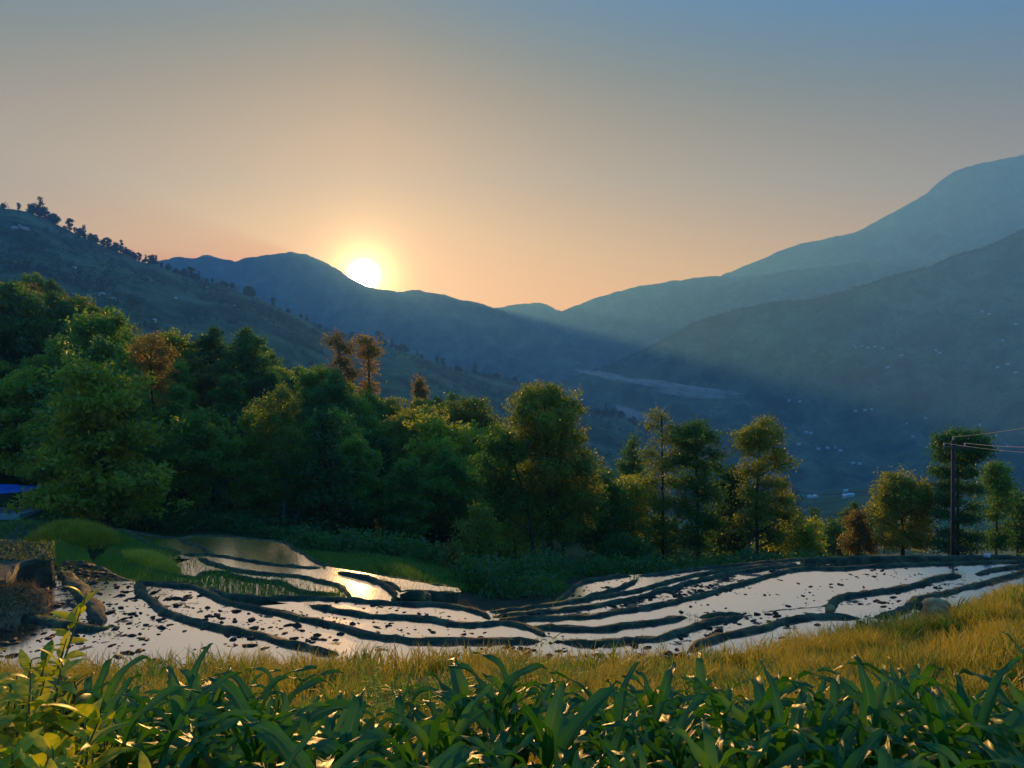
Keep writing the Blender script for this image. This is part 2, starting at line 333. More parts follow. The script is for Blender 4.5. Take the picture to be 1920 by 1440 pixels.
def polar_sheet(name, px0, px1, nu, d0, d1, nv, mat):
    pxs = np.linspace(px0, px1, nu); ds = np.exp(np.linspace(math.log(d0), math.log(d1), nv))
    P, D = np.meshgrid(pxs, ds, indexing='ij'); X = (P - 960) / F * D; Z = land_z(X, D)
    me = mesh_from(name, np.stack([X, D, Z], -1), 4, grid_idx(nu, nv), True)
    o = link(name, me, mat); tag(o, kind='structure'); return o
polar_sheet('ground', -700, 2600, 260, .6, 44, 220, M['soil'])
polar_sheet('hillside', -900, 2700, 520, 44, 2600, 360, M['land'])

# the flat bed of the main valley reaches the horizon
vf = mesh_from('valley_floor', [(-9000, 900, -258), (9000, 900, -258), (9000, 4800, -258), (-9000, 4800, -258)], 4)
tag(link('valley_floor', vf, M['mountain']), kind='structure')

def ridge(name, pts, front, back, zb, nu, nv, rough, mat, turn=0.0, prof=.85, seed=1.0, gul=9.0, jag=.0024):
    nu = int(nu * 1.7); pts = np.array(pts, float); px = np.linspace(pts[0, 0], pts[-1, 0], nu)
    py = np.interp(px, pts[:, 0], pts[:, 1]); d = np.interp(px, pts[:, 0], pts[:, 2])
    cx = (px - 960) / F * d; cz = (720 - py) / F * d + jag * d * fbm(px / 16.0, px * 0 + seed, 5, seed)
    nrm_ = np.hypot(cx, d); dx = -cx / nrm_; dy = -d / nrm_
    c, s = math.cos(turn), math.sin(turn); dx, dy = dx * c - dy * s, dx * s + dy * c
    v = np.concatenate([[-1, -.6, -.3, -.12], np.linspace(0, 1, nv) ** 1.25])
    fr = np.interp(px, pts[:, 0], front if hasattr(front, '__len__') else [front] * len(pts))
    V = v[None, :]; L = np.where(V < 0, V * back, V * fr[:, None])
    X = cx[:, None] + dx[:, None] * L; Y = d[:, None] + dy[:, None] * L
    drop = (cz - zb)[:, None]
    Z = cz[:, None] - drop * np.where(V < 0, np.abs(V), np.clip(V, 0, 1) ** prof)
    sc = front[0] / gul if hasattr(front, '__len__') else front / gul
    w = np.clip(np.abs(V) * 5, 0, 1) * np.clip((1 - np.abs(V)) * 3, 0, 1)
    sp = np.abs(fbm((X + .35 * Y) / (sc * 2.2), Y / (sc * 5), 4, seed + 4)) * 1.7 + .45 * np.abs(fbm(X / (sc * .6), Y / (sc * .8), 4, seed + 9))
    Z = Z - w * rough * sp
    me = mesh_from(name, np.stack([X, Y, Z], -1), 4, grid_idx(nu, len(v)), True)
    return tag(link(name, me, mat), kind='structure')

ridge('far_mountain', [(150, 530, 3784), (250, 500, 3784), (330, 482, 3784), (360, 484, 3784), (395, 478, 3784), (418, 485, 3784), (440, 491, 3784), (460, 483, 3784), (480, 482, 3784), (520, 475, 3784), (545, 473, 3784), (575, 478, 3784), (600, 488, 3784), (630, 503, 3784), (655, 521, 3784), (682, 534, 3784), (720, 548, 3784), (800, 590, 3784), (900, 640, 3784)],
      1300, 500, -260, 260, 60, 150, M['far_mountain'], seed=1.3)
ridge('far_ridge', [(480, 640, 3277), (560, 600, 3372), (620, 563, 3420), (660, 546, 3467), (690, 541, 3467), (720, 544, 3467), (745, 547, 3467), (762, 544, 3467), (785, 542, 3467), (800, 548, 3467), (830, 553, 3467), (860, 560, 3467), (900, 569, 3467), (940, 582, 3420), (980, 600, 3372), (1030, 622, 3325), (1070, 634, 3277), (1120, 662, 3230), (1200, 720, 3182)],
      1200, 500, -260, 260, 60, 120, M['far_mountain'], seed=2.1)
ridge('far_mountain', [(780, 620, 4316), (880, 588, 4316), (925, 578, 4316), (960, 572, 4316), (1000, 567, 4316), (1015, 568, 4316), (1035, 575, 4316), (1060, 588, 4316), (1150, 630, 4316)],
      1200, 400, -260, 160, 40, 170, M['far_mountain'], seed=3.7)
ridge('far_mountain', [(940, 625, 4067), (1000, 602, 4067), (1048, 585, 4067), (1080, 573, 4067), (1110, 562, 4067), (1150, 548, 4067), (1200, 536, 4067), (1260, 527, 4067), (1300, 522, 4067), (1335, 519, 4067), (1420, 515, 4067), (1600, 510, 4067)],
      1200, 450, -260, 200, 50, 170, M['far_mountain'], seed=4.2)
ridge('far_mountain', [(1150, 610, 4596), (1240, 575, 4544), (1300, 545, 4492), (1340, 522, 4439), (1400, 497, 4492), (1450, 475, 4335), (1500, 458, 4335), (1560, 445, 4282), (1600, 438, 4282), (1625, 425, 4230), (1660, 405, 4230), (1700, 385, 4178), (1740, 362, 4178), (1760, 340, 4178), (1790, 320, 4178), (1830, 308, 4126), (1870, 300, 4126), (1920, 290, 4126), (2050, 272, 4073), (2500, 250, 3864)],
      1500, 600, -260, 320, 70, 170, M['far_mountain'], seed=5.5)
ridge('far_ridge', [(960, 690, 3394), (1040, 645, 3442), (1100, 622, 3490), (1180, 592, 3490), (1250, 564, 3490), (1320, 548, 3490), (1400, 522, 3442), (1480, 506, 3442), (1560, 498, 3394), (1620, 491, 3394), (1660, 490, 3345), (1750, 481, 3297), (1900, 470, 3248), (2400, 440, 3151)],
      1100, 500, -260, 280, 70, 130, M['mountain'], seed=6.4)
ridge('valley_side', [(1000, 730, 2307), (1080, 705, 2292), (1160, 676, 2279), (1240, 640, 2264), (1300, 605, 2250), (1380, 580, 2236), (1450, 566, 2222), (1530, 560, 2208), (1600, 540, 2194), (1680, 515, 2180), (1740, 500, 2166), (1790, 478, 2152), (1850, 462, 2139), (1920, 430, 2111), (2100, 385, 2068), (2600, 330, 1999)],
      [800, 800, 820, 850, 900, 950, 1000, 1000, 1000, 1050, 1050, 1050, 1100, 1150, 1150, 1150], 1000, -262, 380, 110, 90, M['mountain'], seed=7.7, prof=.78, gul=7)

# river on the valley bed
def ribbon(name, pts, width, z, mat):
    pts = [Vector(p) for p in pts]; L = []
    for i, p in enumerate(pts):
        t = (pts[min(i + 1, len(pts) - 1)] - pts[max(i - 1, 0)]); t.z = 0; t.normalize(); n = Vector((-t.y, t.x, 0))
        w = width * (.7 + .5 * random.random()); L.append(p + n * w); L.append(p - n * w)
    fs = [(2 * i, 2 * i + 1, 2 * i + 3, 2 * i + 2) for i in range(len(pts) - 1)]
    me = bpy.data.meshes.new(name); me.from_pydata([(v.x, v.y, z if z is not None else v.z) for v in L], [], fs); me.update()
    return tag(link(name, me, mat), kind='structure')

# ------------------------------------------------------------------ terraces: paddies and bunds
def smooth_path(pts, step=.22):
    P = np.array([tuple(p) for p in pts]); seg = np.linalg.norm(np.diff(P, axis=0), axis=1); s = np.concatenate([[0], np.cumsum(seg)])
    n = max(3, int(s[-1] / step)); t = np.linspace(0, s[-1], n)
    Q = np.stack([np.interp(t, s, P[:, k]) for k in range(3)], 1)
    for _ in range(4):
        Q[1:-1] = .5 * Q[1:-1] + .25 * (Q[:-2] + Q[2:])
    return Q
BUNDS = []
def bund(pts, z, h=.085, w=.085, foot=1.3, name='terrace_bund', mat='earth', seedlike=None):
    """an earth bank along pixel points, standing h over a water level z, its foot going down the terrace step"""
    Q = smooth_path([on(px, py, z + .05) for px, py in pts]); n = len(Q)
    tg = np.gradient(Q[:, :2], axis=0); tg /= np.linalg.norm(tg, axis=1)[:, None] + 1e-9; nr = np.stack([-tg[:, 1], tg[:, 0]], 1)
    s = np.arange(n) * .22; sd = seedlike or random.random() * 50
    Q[:, :2] += nr * (.16 * fbm(s * .8, s * 0 + sd, 3, sd))[:, None]
    prof = [(-w - .35, -foot), (-w - .09, -.05), (-w - .03, h * .55), (-w * .75, h * .93), (0, h), (w * .75, h * .93), (w + .03, h * .55), (w + .09, -.05), (w + .35, -foot)]
    V = np.zeros((n, len(prof), 3))
    e = np.clip(np.minimum(np.arange(n), n - 1 - np.arange(n)) * .22 / .5, 0, 1) ** .6
    for k, (o, zz) in enumerate(prof):
        jit = 1 + .45 * fbm(s * 2.6, s * 0 + k * 3.1 + sd, 3, sd + 1)
        V[:, k, :2] = Q[:, :2] + nr * (o * jit * (.04 + .96 * e))[:, None]
        up = .08 * fbm(s * 3.3, s * 0 + k * 1.7 + sd, 3, sd + 2) if zz > 0 else 0
        V[:, k, 2] = z + (zz * e if zz > 0 else zz) - .06 * (1 - e) * (zz > -.5) + up
    me = mesh_from(name, V, 4, grid_idx(n, len(prof)), True)
    o = tag(link(name, me, M[mat]), kind='structure'); BUNDS.append((Q, z + h, w)); return o
WATERS = []
def paddy(far, near, z, mat='water', name='paddy_water'):
    """water sheet between two pixel lines (both left to right) at level z"""
    a = [on(px, py, z) for px, py in far]; b = [on(px, py, z) for px, py in near]
    ring = a + b[::-1]
    me = bpy.data.meshes.new(name); me.from_pydata([tuple(p) for p in ring], [], [tuple(range(len(ring)))]); me.update()
    o = tag(link(name, me, M[mat]), kind='structure'); WATERS.append((np.array([(p.x, p.y) for p in ring]), z)); return o

B1 = [(253, 1090), (262, 1103), (277, 1120), (300, 1140), (350, 1160), (433, 1178), (477, 1181), (533, 1203), (583, 1217), (640, 1226)]
B2 = [(253, 1090), (310, 1094), (367, 1098), (397, 1113), (425, 1130), (487, 1141), (537, 1147), (566, 1158), (628, 1168), (660, 1180), (706, 1190), (753, 1196), (800, 1201), (894, 1200), (956, 1197), (1003, 1201), (1024, 1200)]
B2b = [(1037, 1198), (1081, 1204), (1144, 1204), (1206, 1198), (1269, 1187), (1300, 1174), (1330, 1164), (1403, 1153)]
B3 = [(575, 1129), (597, 1138), (644, 1147), (706, 1154), (784, 1154), (816, 1161), (850, 1169), (894, 1170), (925, 1166), (960, 1167), (987, 1172), (1019, 1186), (1027, 1193)]
B3b = [(987, 1171), (1066, 1178), (1128, 1178), (1206, 1167), (1253, 1158), (1296, 1154)]
Ba = [(1305, 1156), (1350, 1151), (1400, 1148)]
Bc = [(1410, 1152), (1480, 1143), (1547, 1138), (1557, 1132), (1570, 1120), (1597, 1113), (1647, 1108), (1713, 1097), (1757, 1081), (1807, 1075)]
Bc2 = [(1823, 1076), (1860, 1068), (1890, 1063), (1925, 1057), (2000, 1050)]
Bd = [(1280, 1222), (1312, 1204), (1345, 1194), (1383, 1184), (1447, 1170), (1507, 1157), (1533, 1153), (1580, 1155), (1623, 1157)]
Bd2 = [(1634, 1157), (1680, 1150), (1703, 1133), (1720, 1118), (1763, 1113), (1813, 1100), (1853, 1090), (1900, 1076), (2000, 1055)]
Be = [(1318, 1191), (1340, 1187), (1378, 1179)]
Bf = [(1715, 1124), (1750, 1131), (1800, 1136)]
B4 = [(380, 1098), (416, 1113), (487, 1121), (637, 1121), (706, 1127), (831, 1133), (880, 1139), (900, 1146), (925, 1160)]
B5 = [(925, 1160), (987, 1157), (1112, 1154), (1175, 1144), (1237, 1132), (1300, 1118), (1347, 1107), (1377, 1097), (1430, 1082), (1480, 1068), (1513, 1063), (1580, 1064), (1680, 1058), (1780, 1055), (1925, 1052), (2050, 1050)]
B6 = [(922, 1154), (1003, 1147), (1112, 1136), (1206, 1117), (1280, 1094), (1363, 1074), (1430, 1066), (1480, 1060), (1560, 1058)]
B7 = [(910, 1146), (960, 1143), (1019, 1134), (1097, 1123), (1159, 1114), (1237, 1095), (1300, 1079), (1362, 1067), (1420, 1060), (1500, 1055)]
B8 = [(1040, 1130), (1050, 1122), (1081, 1097), (1112, 1086), (1169, 1078), (1190, 1079)]
B8b = [(1085, 1122), (1137, 1110), (1175, 1096), (1200, 1084)]
B9 = [(1190, 1078), (1269, 1071), (1331, 1062), (1400, 1057), (1480, 1049), (1580, 1045), (1713, 1044), (1863, 1042), (1960, 1044), (2050, 1044)]
Z0, Z1, Z2, Z3, Z4, Z5, Z6, Z7 = -6.1, -6.4, -6.8, -7.15, -7.2, -7.5, -7.85, -8.1
for pts, z in ((B1, Z0), (B2, Z1), (B2b, Z1), (B3, Z2), (B3b, Z2), (Ba, Z2), (Bc, -6.58), (Bc2, -6.6), (Bd, Z0), (Bd2, Z0), (Bf, -5.95),
               (B4, Z3), (B5, Z4), (B6, Z5), (B7, Z6), (B8, Z7), (B8b, Z7), (B9, Z7)):
    bund(pts, z)
def down(p, dy): return [(x, y + dy) for x, y in p]
paddy([(-80, 1150), (20, 1150), (60, 1160), (160, 1176), (195, 1168), (173, 1140), (150, 1107), (120, 1074), (180, 1090)] + B1, [(-80, 1290), (300, 1290), (640, 1270)], Z0, 'water_muddy')
paddy([(300, 1096)] + B2[2:] + B2b + Bc[:3], down(B1[1:6], 0) + [(433, 1182), (533, 1207), (640, 1250), (900, 1265), (1200, 1250), (1340, 1200), (1450, 1180), (1547, 1160)], Z1, 'water_muddy')
paddy(B3 + [(1060, 1180)], [(440, 1140)] + down(B2[5:], 6), Z2, 'water')
paddy(B3[10:11] + B3b + Ba + [(1406, 1149)], [(980, 1204)] + down(B2b, 8), Z2 - .01, 'water')
paddy(B4[1:], down(B3[:9], 8) + [(925, 1172)], Z3, 'water')
paddy(B5, [(925, 1168), (987, 1180)] + down(B3b[1:], 8) + down(Ba, 8) + down(Bc, 8) + down(Bc2, 6) + [(2050, 1056)], Z4, 'water')
paddy(B6, down(B5[:9], 7) + [(1500, 1070), (1560, 1066)], Z5, 'water_broken')
paddy(B7, down(B6[:7], 6) + [(1500, 1064)], Z6, 'water_muddy')
paddy(B8[:-1] + B9[:5] + [(1500, 1050)], down(B7[2:8], 6) + [(1450, 1062), (1500, 1058)], Z7, 'water_muddy')
paddy(Bc[3:] + Bc2, [(1552, 1152), (1580, 1160), (1640, 1162), (1700, 1160), (1760, 1130), (1853, 1100), (1925, 1085), (2000, 1070)], -6.6, 'water_muddy')
paddy(Bd + Bd2, [(1300, 1240), (1450, 1215), (1620, 1180), (1720, 1170), (1853, 1150), (1925, 1120), (2000, 1080)], Z0, 'water_muddy')

# planted terraces on the left
gTop = [(240, 996), (300, 1007), (337, 1009), (367, 1004), (417, 1005), (483, 1010), (533, 1017), (560, 1032), (587, 1050), (612, 1062), (659, 1070), (706, 1078), (753, 1086), (800, 1094), (859, 1103)]
g1 = [(183, 993), (233, 993), (247, 1003), (283, 1020), (327, 1030), (338, 1039)]
gA = [(334, 1010), (362, 1019), (391, 1036)]
gB = [(335, 1040), (387, 1039), (425, 1044), (475, 1052), (519, 1058), (581, 1064), (610, 1064)]
gC = [(372, 1044), (403, 1057), (425, 1066), (475, 1072), (550, 1078), (597, 1086), (637, 1097), (644, 1110), (653, 1121)]
gC2 = [(631, 1069), (691, 1081), (716, 1092), (737, 1105), (746, 1114), (733, 1123)]
gD = [(285, 1065), (331, 1079), (370, 1086), (381, 1072), (425, 1073), (450, 1083), (494, 1089), (537, 1091), (550, 1101), (566, 1110), (600, 1113), (644, 1111)]
gE = [(716, 1087), (740, 1098), (752, 1106)]
gF = [(750, 1111), (787, 1106), (806, 1113), (793, 1122)]
gG = [(753, 1103), (800, 1109), (837, 1112), (856, 1106)]
gH = [(550, 1020), (560, 1032), (585, 1036), (556, 1036)]
gL = [(205, 1028), (240, 1050), (270, 1065), (320, 1075), (370, 1088)]
gM = [(120, 1052), (160, 1053), (187, 1067), (217, 1078), (240, 1092), (300, 1093), (380, 1096)]
ZG = dict(gTop=-8.3, g1=-8.15, gA=-8.2, gB=-8.0, gC=-7.75, gC2=-7.95, gD=-7.55, gE=-8.0, gF=-7.75, gG=-7.95, gL=-7.5, gM=-7.0)
for nme in ZG: bund(globals()[nme], ZG[nme], h=.085, w=.085)
RICE = []
def rice(far, near, z, dens, name='rice_paddy'):
    o = paddy(far, near, z, 'water_rice', name); RICE.append((WATERS[-1][0], z, dens)); return o
rice([(183, 995), (233, 995)] + g1[2:], [(190, 1020), (230, 1040), (280, 1052), (338, 1047)], -8.15, .75)
rice([(240, 999), (300, 1009), (334, 1011)] + gA[1:], down(g1[2:], 3) + [(345, 1046), (391, 1044)], -8.2, .15)
rice([(337, 1011)] + gTop[3:9] + [(612, 1064)], down(gA[:2], 0) + [(391, 1042)] + down(gB[2:], 5), -8.25, .2)
rice(gB + gTop[9:12] + gC2[2:], [(340, 1047)] + down(gC[:7], 5) + [(644, 1118), (655, 1130), (733, 1131)], -7.98, .12)
rice(gC[:-1], [(285, 1072), (331, 1086), (375, 1092)] + down(gD[4:], 4) + [(650, 1122)], -7.75, .4)
rice(gD[2:], [(360, 1096), (416, 1118), (487, 1128), (640, 1128), (655, 1126)], -7.55, .95)
rice(gTop[10:], [(659, 1078), (716, 1094)] + down(gG, 4) + [(865, 1110)], -8.22, .2)
rice([(716, 1092)] + gF[:3], [(737, 1106), (746, 1120), (793, 1126), (806, 1118)], -7.9, .12)
rice(gL, [(170, 1060), (187, 1075), (217, 1085), (245, 1098), (300, 1100), (370, 1100)], -7.45, 1.0)
rice(gM[:2] + [(187, 1068), (217, 1080), (240, 1094)], [(100, 1075), (130, 1095), (180, 1118), (253, 1104)], -6.9, 0.0)
rice([(60, 1018), (110, 1018), (160, 1030), (172, 1052)], [(60, 1060), (120, 1062), (172, 1060)], -7.2, .9)

# near-left pools and their banks
bund([(120, 1070), (123, 1077), (150, 1107), (173, 1140), (197, 1170)], Z0, h=.16, w=.16)
bund([(20, 1140), (60, 1157), (100, 1164), (160, 1176), (205, 1180)], Z0, h=.12, w=.12)
paddy([(20, 1080), (122, 1080), (150, 1107), (173, 1140), (196, 1168)], [(-30, 1120), (10, 1148), (60, 1160), (160, 1176)], Z0 + .012, 'water_broken')

# raised terrace at the far left: flat rough top and a dark cut face
def terrace_block(name, top, z, drop, mat):
    """a raised terrace: flat top outlined in pixels at level z, battered earth walls"""
    P = smooth_path([on(px, py, z) for px, py in top] + [on(*top[0], z)], .3)[:-1]; n = len(P); c = P.mean(0)
    rows = []
    for k, (o, dz) in enumerate([(-.5, .03), (-.12, .05), (.0, -.03), (.08, -drop * .5), (.16, -drop)]):
        dirs = P[:, :2] - c[:2]; dirs /= np.linalg.norm(dirs, axis=1)[:, None]
        a = np.arange(n) * .3
        R = np.zeros((n, 3)); R[:, :2] = P[:, :2] + dirs * (o + .06 * fbm(a, a * 0 + k, 3, k))[:, None]; R[:, 2] = z + dz + .06 * fbm(a * 1.3, a * 0 + k * 2.7, 3, 3)
        rows.append(R)
    V = np.concatenate(rows); me = bpy.data.meshes.new(name); fs = []
    for k in range(4):
        for i in range(n):
            j = (i + 1) % n; fs.append((k * n + i, k * n + j, (k + 1) * n + j, (k + 1) * n + i))
    fs.append(tuple(range(n))); me.from_pydata(V.tolist(), [], fs); me.update()
    return tag(link(name, me, M[mat]), kind='structure')
terrace_block('raised_terrace', [(-120, 1100), (-120, 1012), (40, 1014), (75, 1022), (100, 1040), (108, 1050), (70, 1053), (38, 1056), (25, 1085), (0, 1100)], -5.35, 2.2, 'earth')

def mound(name, px, py, z, rx, ry, h, mat, seed, rz=0.0):
    c = on(px, py, z); n = 40; u = np.linspace(-1, 1, n); U, Vv = np.meshgrid(u, u, indexing='ij')
    r = np.sqrt(U * U + Vv * Vv); H = h * np.clip(1 - r ** 2.2, 0, 1) ** .7 * (1 + .35 * fbm(U * 3, Vv * 3, 4, seed)) - 7 * np.clip(r - .93, 0, .3)
    x = U * rx; y = Vv * ry; X = c.x + x * math.cos(rz) - y * math.sin(rz); Y = c.y + x * math.sin(rz) + y * math.cos(rz)
    me = mesh_from(name, np.stack([X, Y, c.z - .3 + H], -1), 4, grid_idx(n, n), True)
    o = tag(link(name, me, M[mat]), kind='structure'); return (X, Y, c.z - .3 + H, r)
MOUND_A = mound('earth_mound', 22, 1016, -8.4, 2.6, 2.0, 1.25, 'earth', 1.0)
MOUND_B = mound('grassy_bank', 135, 1022, -8.2, 2.6, 1.6, 1.0, 'soil', 2.0, -.25)
MOUND_C = mound('grassy_bank', 275, 1066, -7.8, 2.6, .9, .55, 'soil', 3.0, -.75)
MOUND_D = mound('straw_bank', 14, 1138, -5.95, 1.0, 1.3, .75, 'straw', 4.0)

# ------------------------------------------------------------------ blades: grass, straw, rice
def blades(P, H, Wd, lean, yaw=None, seg=2, curl=.5):
    """tapered bent blades as quads; P (n,3) roots, H heights, Wd widths, lean radians"""
    n = len(P); yaw = rng.uniform(0, 2 * math.pi, n) if yaw is None else yaw
    face = yaw + math.pi / 2 + rng.normal(0, .5, n)
    out = []; t0 = np.zeros((n, 3)); base = P.copy()
    side = np.stack([np.cos(face), np.sin(face), np.zeros(n)], 1)
    fwd = np.stack([np.cos(yaw), np.sin(yaw), np.zeros(n)], 1)
    pts = [base]; ang = lean.copy()
    for k in range(seg):
        st = H / seg
        base = base + fwd * (np.sin(ang) * st)[:, None] + np.array([0, 0, 1.]) * (np.cos(ang) * st)[:, None]
        pts.append(base); ang = ang + curl * (k + 1)
    ws = [1.0, .8, .12] if seg == 2 else [1.0, .95, .7, .1]
    for k in range(seg):
        a = side * (Wd * ws[k] / 2)[:, None]; b = side * (Wd * ws[k + 1] / 2)[:, None]
        out.append(np.stack([pts[k] - a, pts[k] + a, pts[k + 1] + b, pts[k + 1] - b], 1))
    return np.concatenate(out).reshape(-1, 3)

def inside(poly, X, Y):
    r = np.zeros(len(X), bool); n = len(poly); j = n - 1
    for i in range(n):
        xi, yi = poly[i]; xj, yj = poly[j]
        c = ((yi > Y) != (yj > Y)) & (X < (xj - xi) * (Y - yi) / (yj - yi + 1e-12) + xi); r ^= c; j = i
    return r
def px_of(X, Y): return 960 + F * X / Y

# golden grass slope between the corn and the water
n = 270000; Y = 6.2 + 14.8 * rng.random(n) ** .85; X = (rng.random(n) * 2 - 1) * .95 * Y
Z = land_z(X, Y); pxx = px_of(X, Y)
wl = np.where(pxx > 1640, -9.0, -6.33)
shore = np.interp(pxx, [-300, 100, 300, 480, 640, 900, 1080, 1280, 1500, 1690, 1800, 1920, 2100], [14.0, 14.6, 15.2, 16.2, 16.4, 16.5, 16.4, 16.3, 16.9, 18.2, 19.3, 20.2, 20.8])
clump = fbm(X * .9, Y * .9, 3, 8)
k = (Y < shore) & (Z > wl - .12) & (rng.random(n) < .7 + 1.5 * clump)
X, Y, Z = X[k], Y[k], Z[k]; hh = (.30 + .26 * rng.random(len(X)) + .5 * np.clip(fbm(X * 1.1, Y * 1.1, 4, 8), -.6, 1)) * np.clip((Y - 5) / 6, .75, 1)
hh *= np.where(fbm(X * .35, Y * .35, 2, 12) > .12, .8, 1.0)
V = blades(np.stack([X, Y, Z - .02], 1), hh, .011 + .012 * rng.random(len(X)), rng.normal(.25, .2, len(X)))
tag(link('golden_grass', mesh_from('golden_grass', V, 4), M['grass_gold']), 'golden green grass covering the slope between corn and flooded paddies', 'grass', kind='stuff')
n = 1500; Y0 = rng.uniform(7, 19, n); X0 = (rng.random(n) * 2 - 1) * .8 * Y0; sh0 = np.interp(px_of(X0, Y0), [-300, 100, 300, 480, 640, 900, 1080, 1280, 1500, 1690, 1800, 1920, 2100], [14.0, 14.6, 15.2, 16.2, 16.4, 16.5, 16.4, 16.3, 16.9, 18.2, 19.3, 20.2, 20.8])
k = (Y0 < sh0 - .3) & (fbm(X0 * .5, Y0 * .5, 3, 17) > .0); X0, Y0 = X0[k], Y0[k]
X = np.repeat(X0, 22) + rng.normal(0, .09, len(X0) * 22); Y = np.repeat(Y0, 22) + rng.normal(0, .09, len(X0) * 22); Z = land_z(X, Y); ht = np.repeat(rng.uniform(.35, .85, len(X0)), 22) * rng.uniform(.6, 1.1, len(X))
V = blades(np.stack([X, Y, Z - .02], 1), ht, .018 + .018 * rng.random(len(X)), rng.normal(.3, .22, len(X)), seg=3, curl=.3)
tag(link('weed_tufts', mesh_from('weed_tufts', V, 4), M['grass_green']), 'darker green weed tufts scattered through the golden grass slope', 'weeds', kind='stuff')
# thicker sedge sprigs at the water's edge
n = 2600; pxs = rng.uniform(150, 1750, n); dsh = np.interp(pxs, [100, 300, 480, 640, 900, 1080, 1280, 1500, 1690, 1800], [14.4, 15.2, 16.2, 16.5, 16.7, 16.6, 16.4, 16.9, 18.0, 19]) - rng.exponential(.5, n)
X = (pxs - 960) / F * dsh; Z = land_z(X, dsh); kk = fbm(X * 1.3, dsh * 1.3, 2, 4) > -.15; X, dsh, Z = X[kk], dsh[kk], Z[kk]
V = blades(np.stack([X, dsh, Z], 1), .35 + .4 * rng.random(len(X)), .02 + .012 * rng.random(len(X)), rng.normal(.2, .15, len(X)), seg=3, curl=.25)
tag(link('waterside_sedge', mesh_from('waterside_sedge', V, 4), M['grass_gold']), 'taller sedge blades standing along the edge of the nearest water', 'grass', kind='stuff')

# golden crop on the two banks beside the rice terraces
for (mx, my, mz, mr), hgt, cnt in ((MOUND_B, .55, 9000), (MOUND_C, .5, 7000)):
    f = np.flatnonzero(mr.ravel() < .92); ii = rng.choice(f, cnt); X = mx.ravel()[ii] + rng.normal(0, .06, cnt); Y = my.ravel()[ii] + rng.normal(0, .06, cnt); Z = mz.ravel()[ii]
    V = blades(np.stack([X, Y, Z - .03], 1), hgt * (.6 + .6 * rng.random(cnt)), .02 + .02 * rng.random(cnt), rng.normal(.25, .2, cnt))
    tag(link('bank_crop', mesh_from('bank_crop', V, 4), M['crop_gold']), 'ripe yellow crop growing on the %s bank beside the rice terraces' % ('upper rounded' if hgt > .52 else 'lower'), 'crop', kind='stuff')
cnt = 1600; f = np.flatnonzero(MOUND_A[3].ravel() < .92); ii = rng.choice(f, cnt)
V = blades(np.stack([a.ravel()[ii] for a in MOUND_A[:3]], 1) + rng.normal(0, .04, (cnt, 3)), .18 + .15 * rng.random(cnt), .02 + .02 * rng.random(cnt), rng.normal(.3, .3, cnt))
tag(link('mound_grass', mesh_from('mound_grass', V, 4), M['grass_green']), 'short green grass tufts on the rounded mound below the blue tarp', 'grass', kind='stuff')
cnt = 3500; f = np.flatnonzero(MOUND_D[3].ravel() < .95); ii = rng.choice(f, cnt)
V = blades(np.stack([a.ravel()[ii] for a in MOUND_D[:3]], 1) + rng.normal(0, .03, (cnt, 3)), .3 + .3 * rng.random(cnt), .012 + .01 * rng.random(cnt), rng.normal(1.15, .2, cnt), yaw=rng.normal(-1.1, .3, cnt), curl=.3)
tag(link('dry_straw', mesh_from('dry_straw', V, 4), M['straw']), 'pale dry straw lying down the bank at the left edge', 'straw', kind='stuff')

cnt = 2600; P = np.array([tuple(on(random.uniform(-100, 104), random.uniform(1016, 1052), -5.33)) for _ in range(cnt)])
V = blades(P, .05 + .14 * rng.random(cnt) ** 2, .012 + .012 * rng.random(cnt), rng.normal(.5, .35, cnt))
tag(link('stubble', mesh_from('stubble', V, 4), M['grass_gold']), 'short weedy stubble on top of the raised terrace', 'stubble', kind='stuff')

# rice seedlings planted in rows
allV = []
for poly, z, dens in RICE:
    if dens <= 0: continue
    x0, y0 = poly.min(0); x1, y1 = poly.max(0); sp = .20
    gx, gy = np.meshgrid(np.arange(x0, x1, .14), np.arange(y0, y1, sp), indexing='ij'); gx = gx.ravel(); gy = gy.ravel()
    gx = gx + .12 * np.sin(gy * .9) ; gx = gx + rng.normal(0, .02, len(gx)); gy = gy + rng.normal(0, .02, len(gy)) + .1 * np.sin(gx * .7)
    k = inside(poly, gx, gy) & (land_z(gx, gy) < z + .1); gx, gy = gx[k], gy[k]
    for b in range(2 + int(dens * 8)):
        P = np.stack([gx + rng.normal(0, .03, len(gx)), gy + rng.normal(0, .03, len(gx)), np.full(len(gx), z - .01)], 1)
        allV.append(blades(P, (.055 + .16 * dens) * (.6 + .7 * rng.random(len(gx))), .009 + .014 * dens * rng.random(len(gx)), rng.normal(.25, .2, len(gx))))
tag(link('rice_seedlings', mesh_from('rice_seedlings', np.concatenate(allV), 4), M['seedling']), 'young green rice seedlings planted in rows across the left terraces', 'rice', kind='stuff')

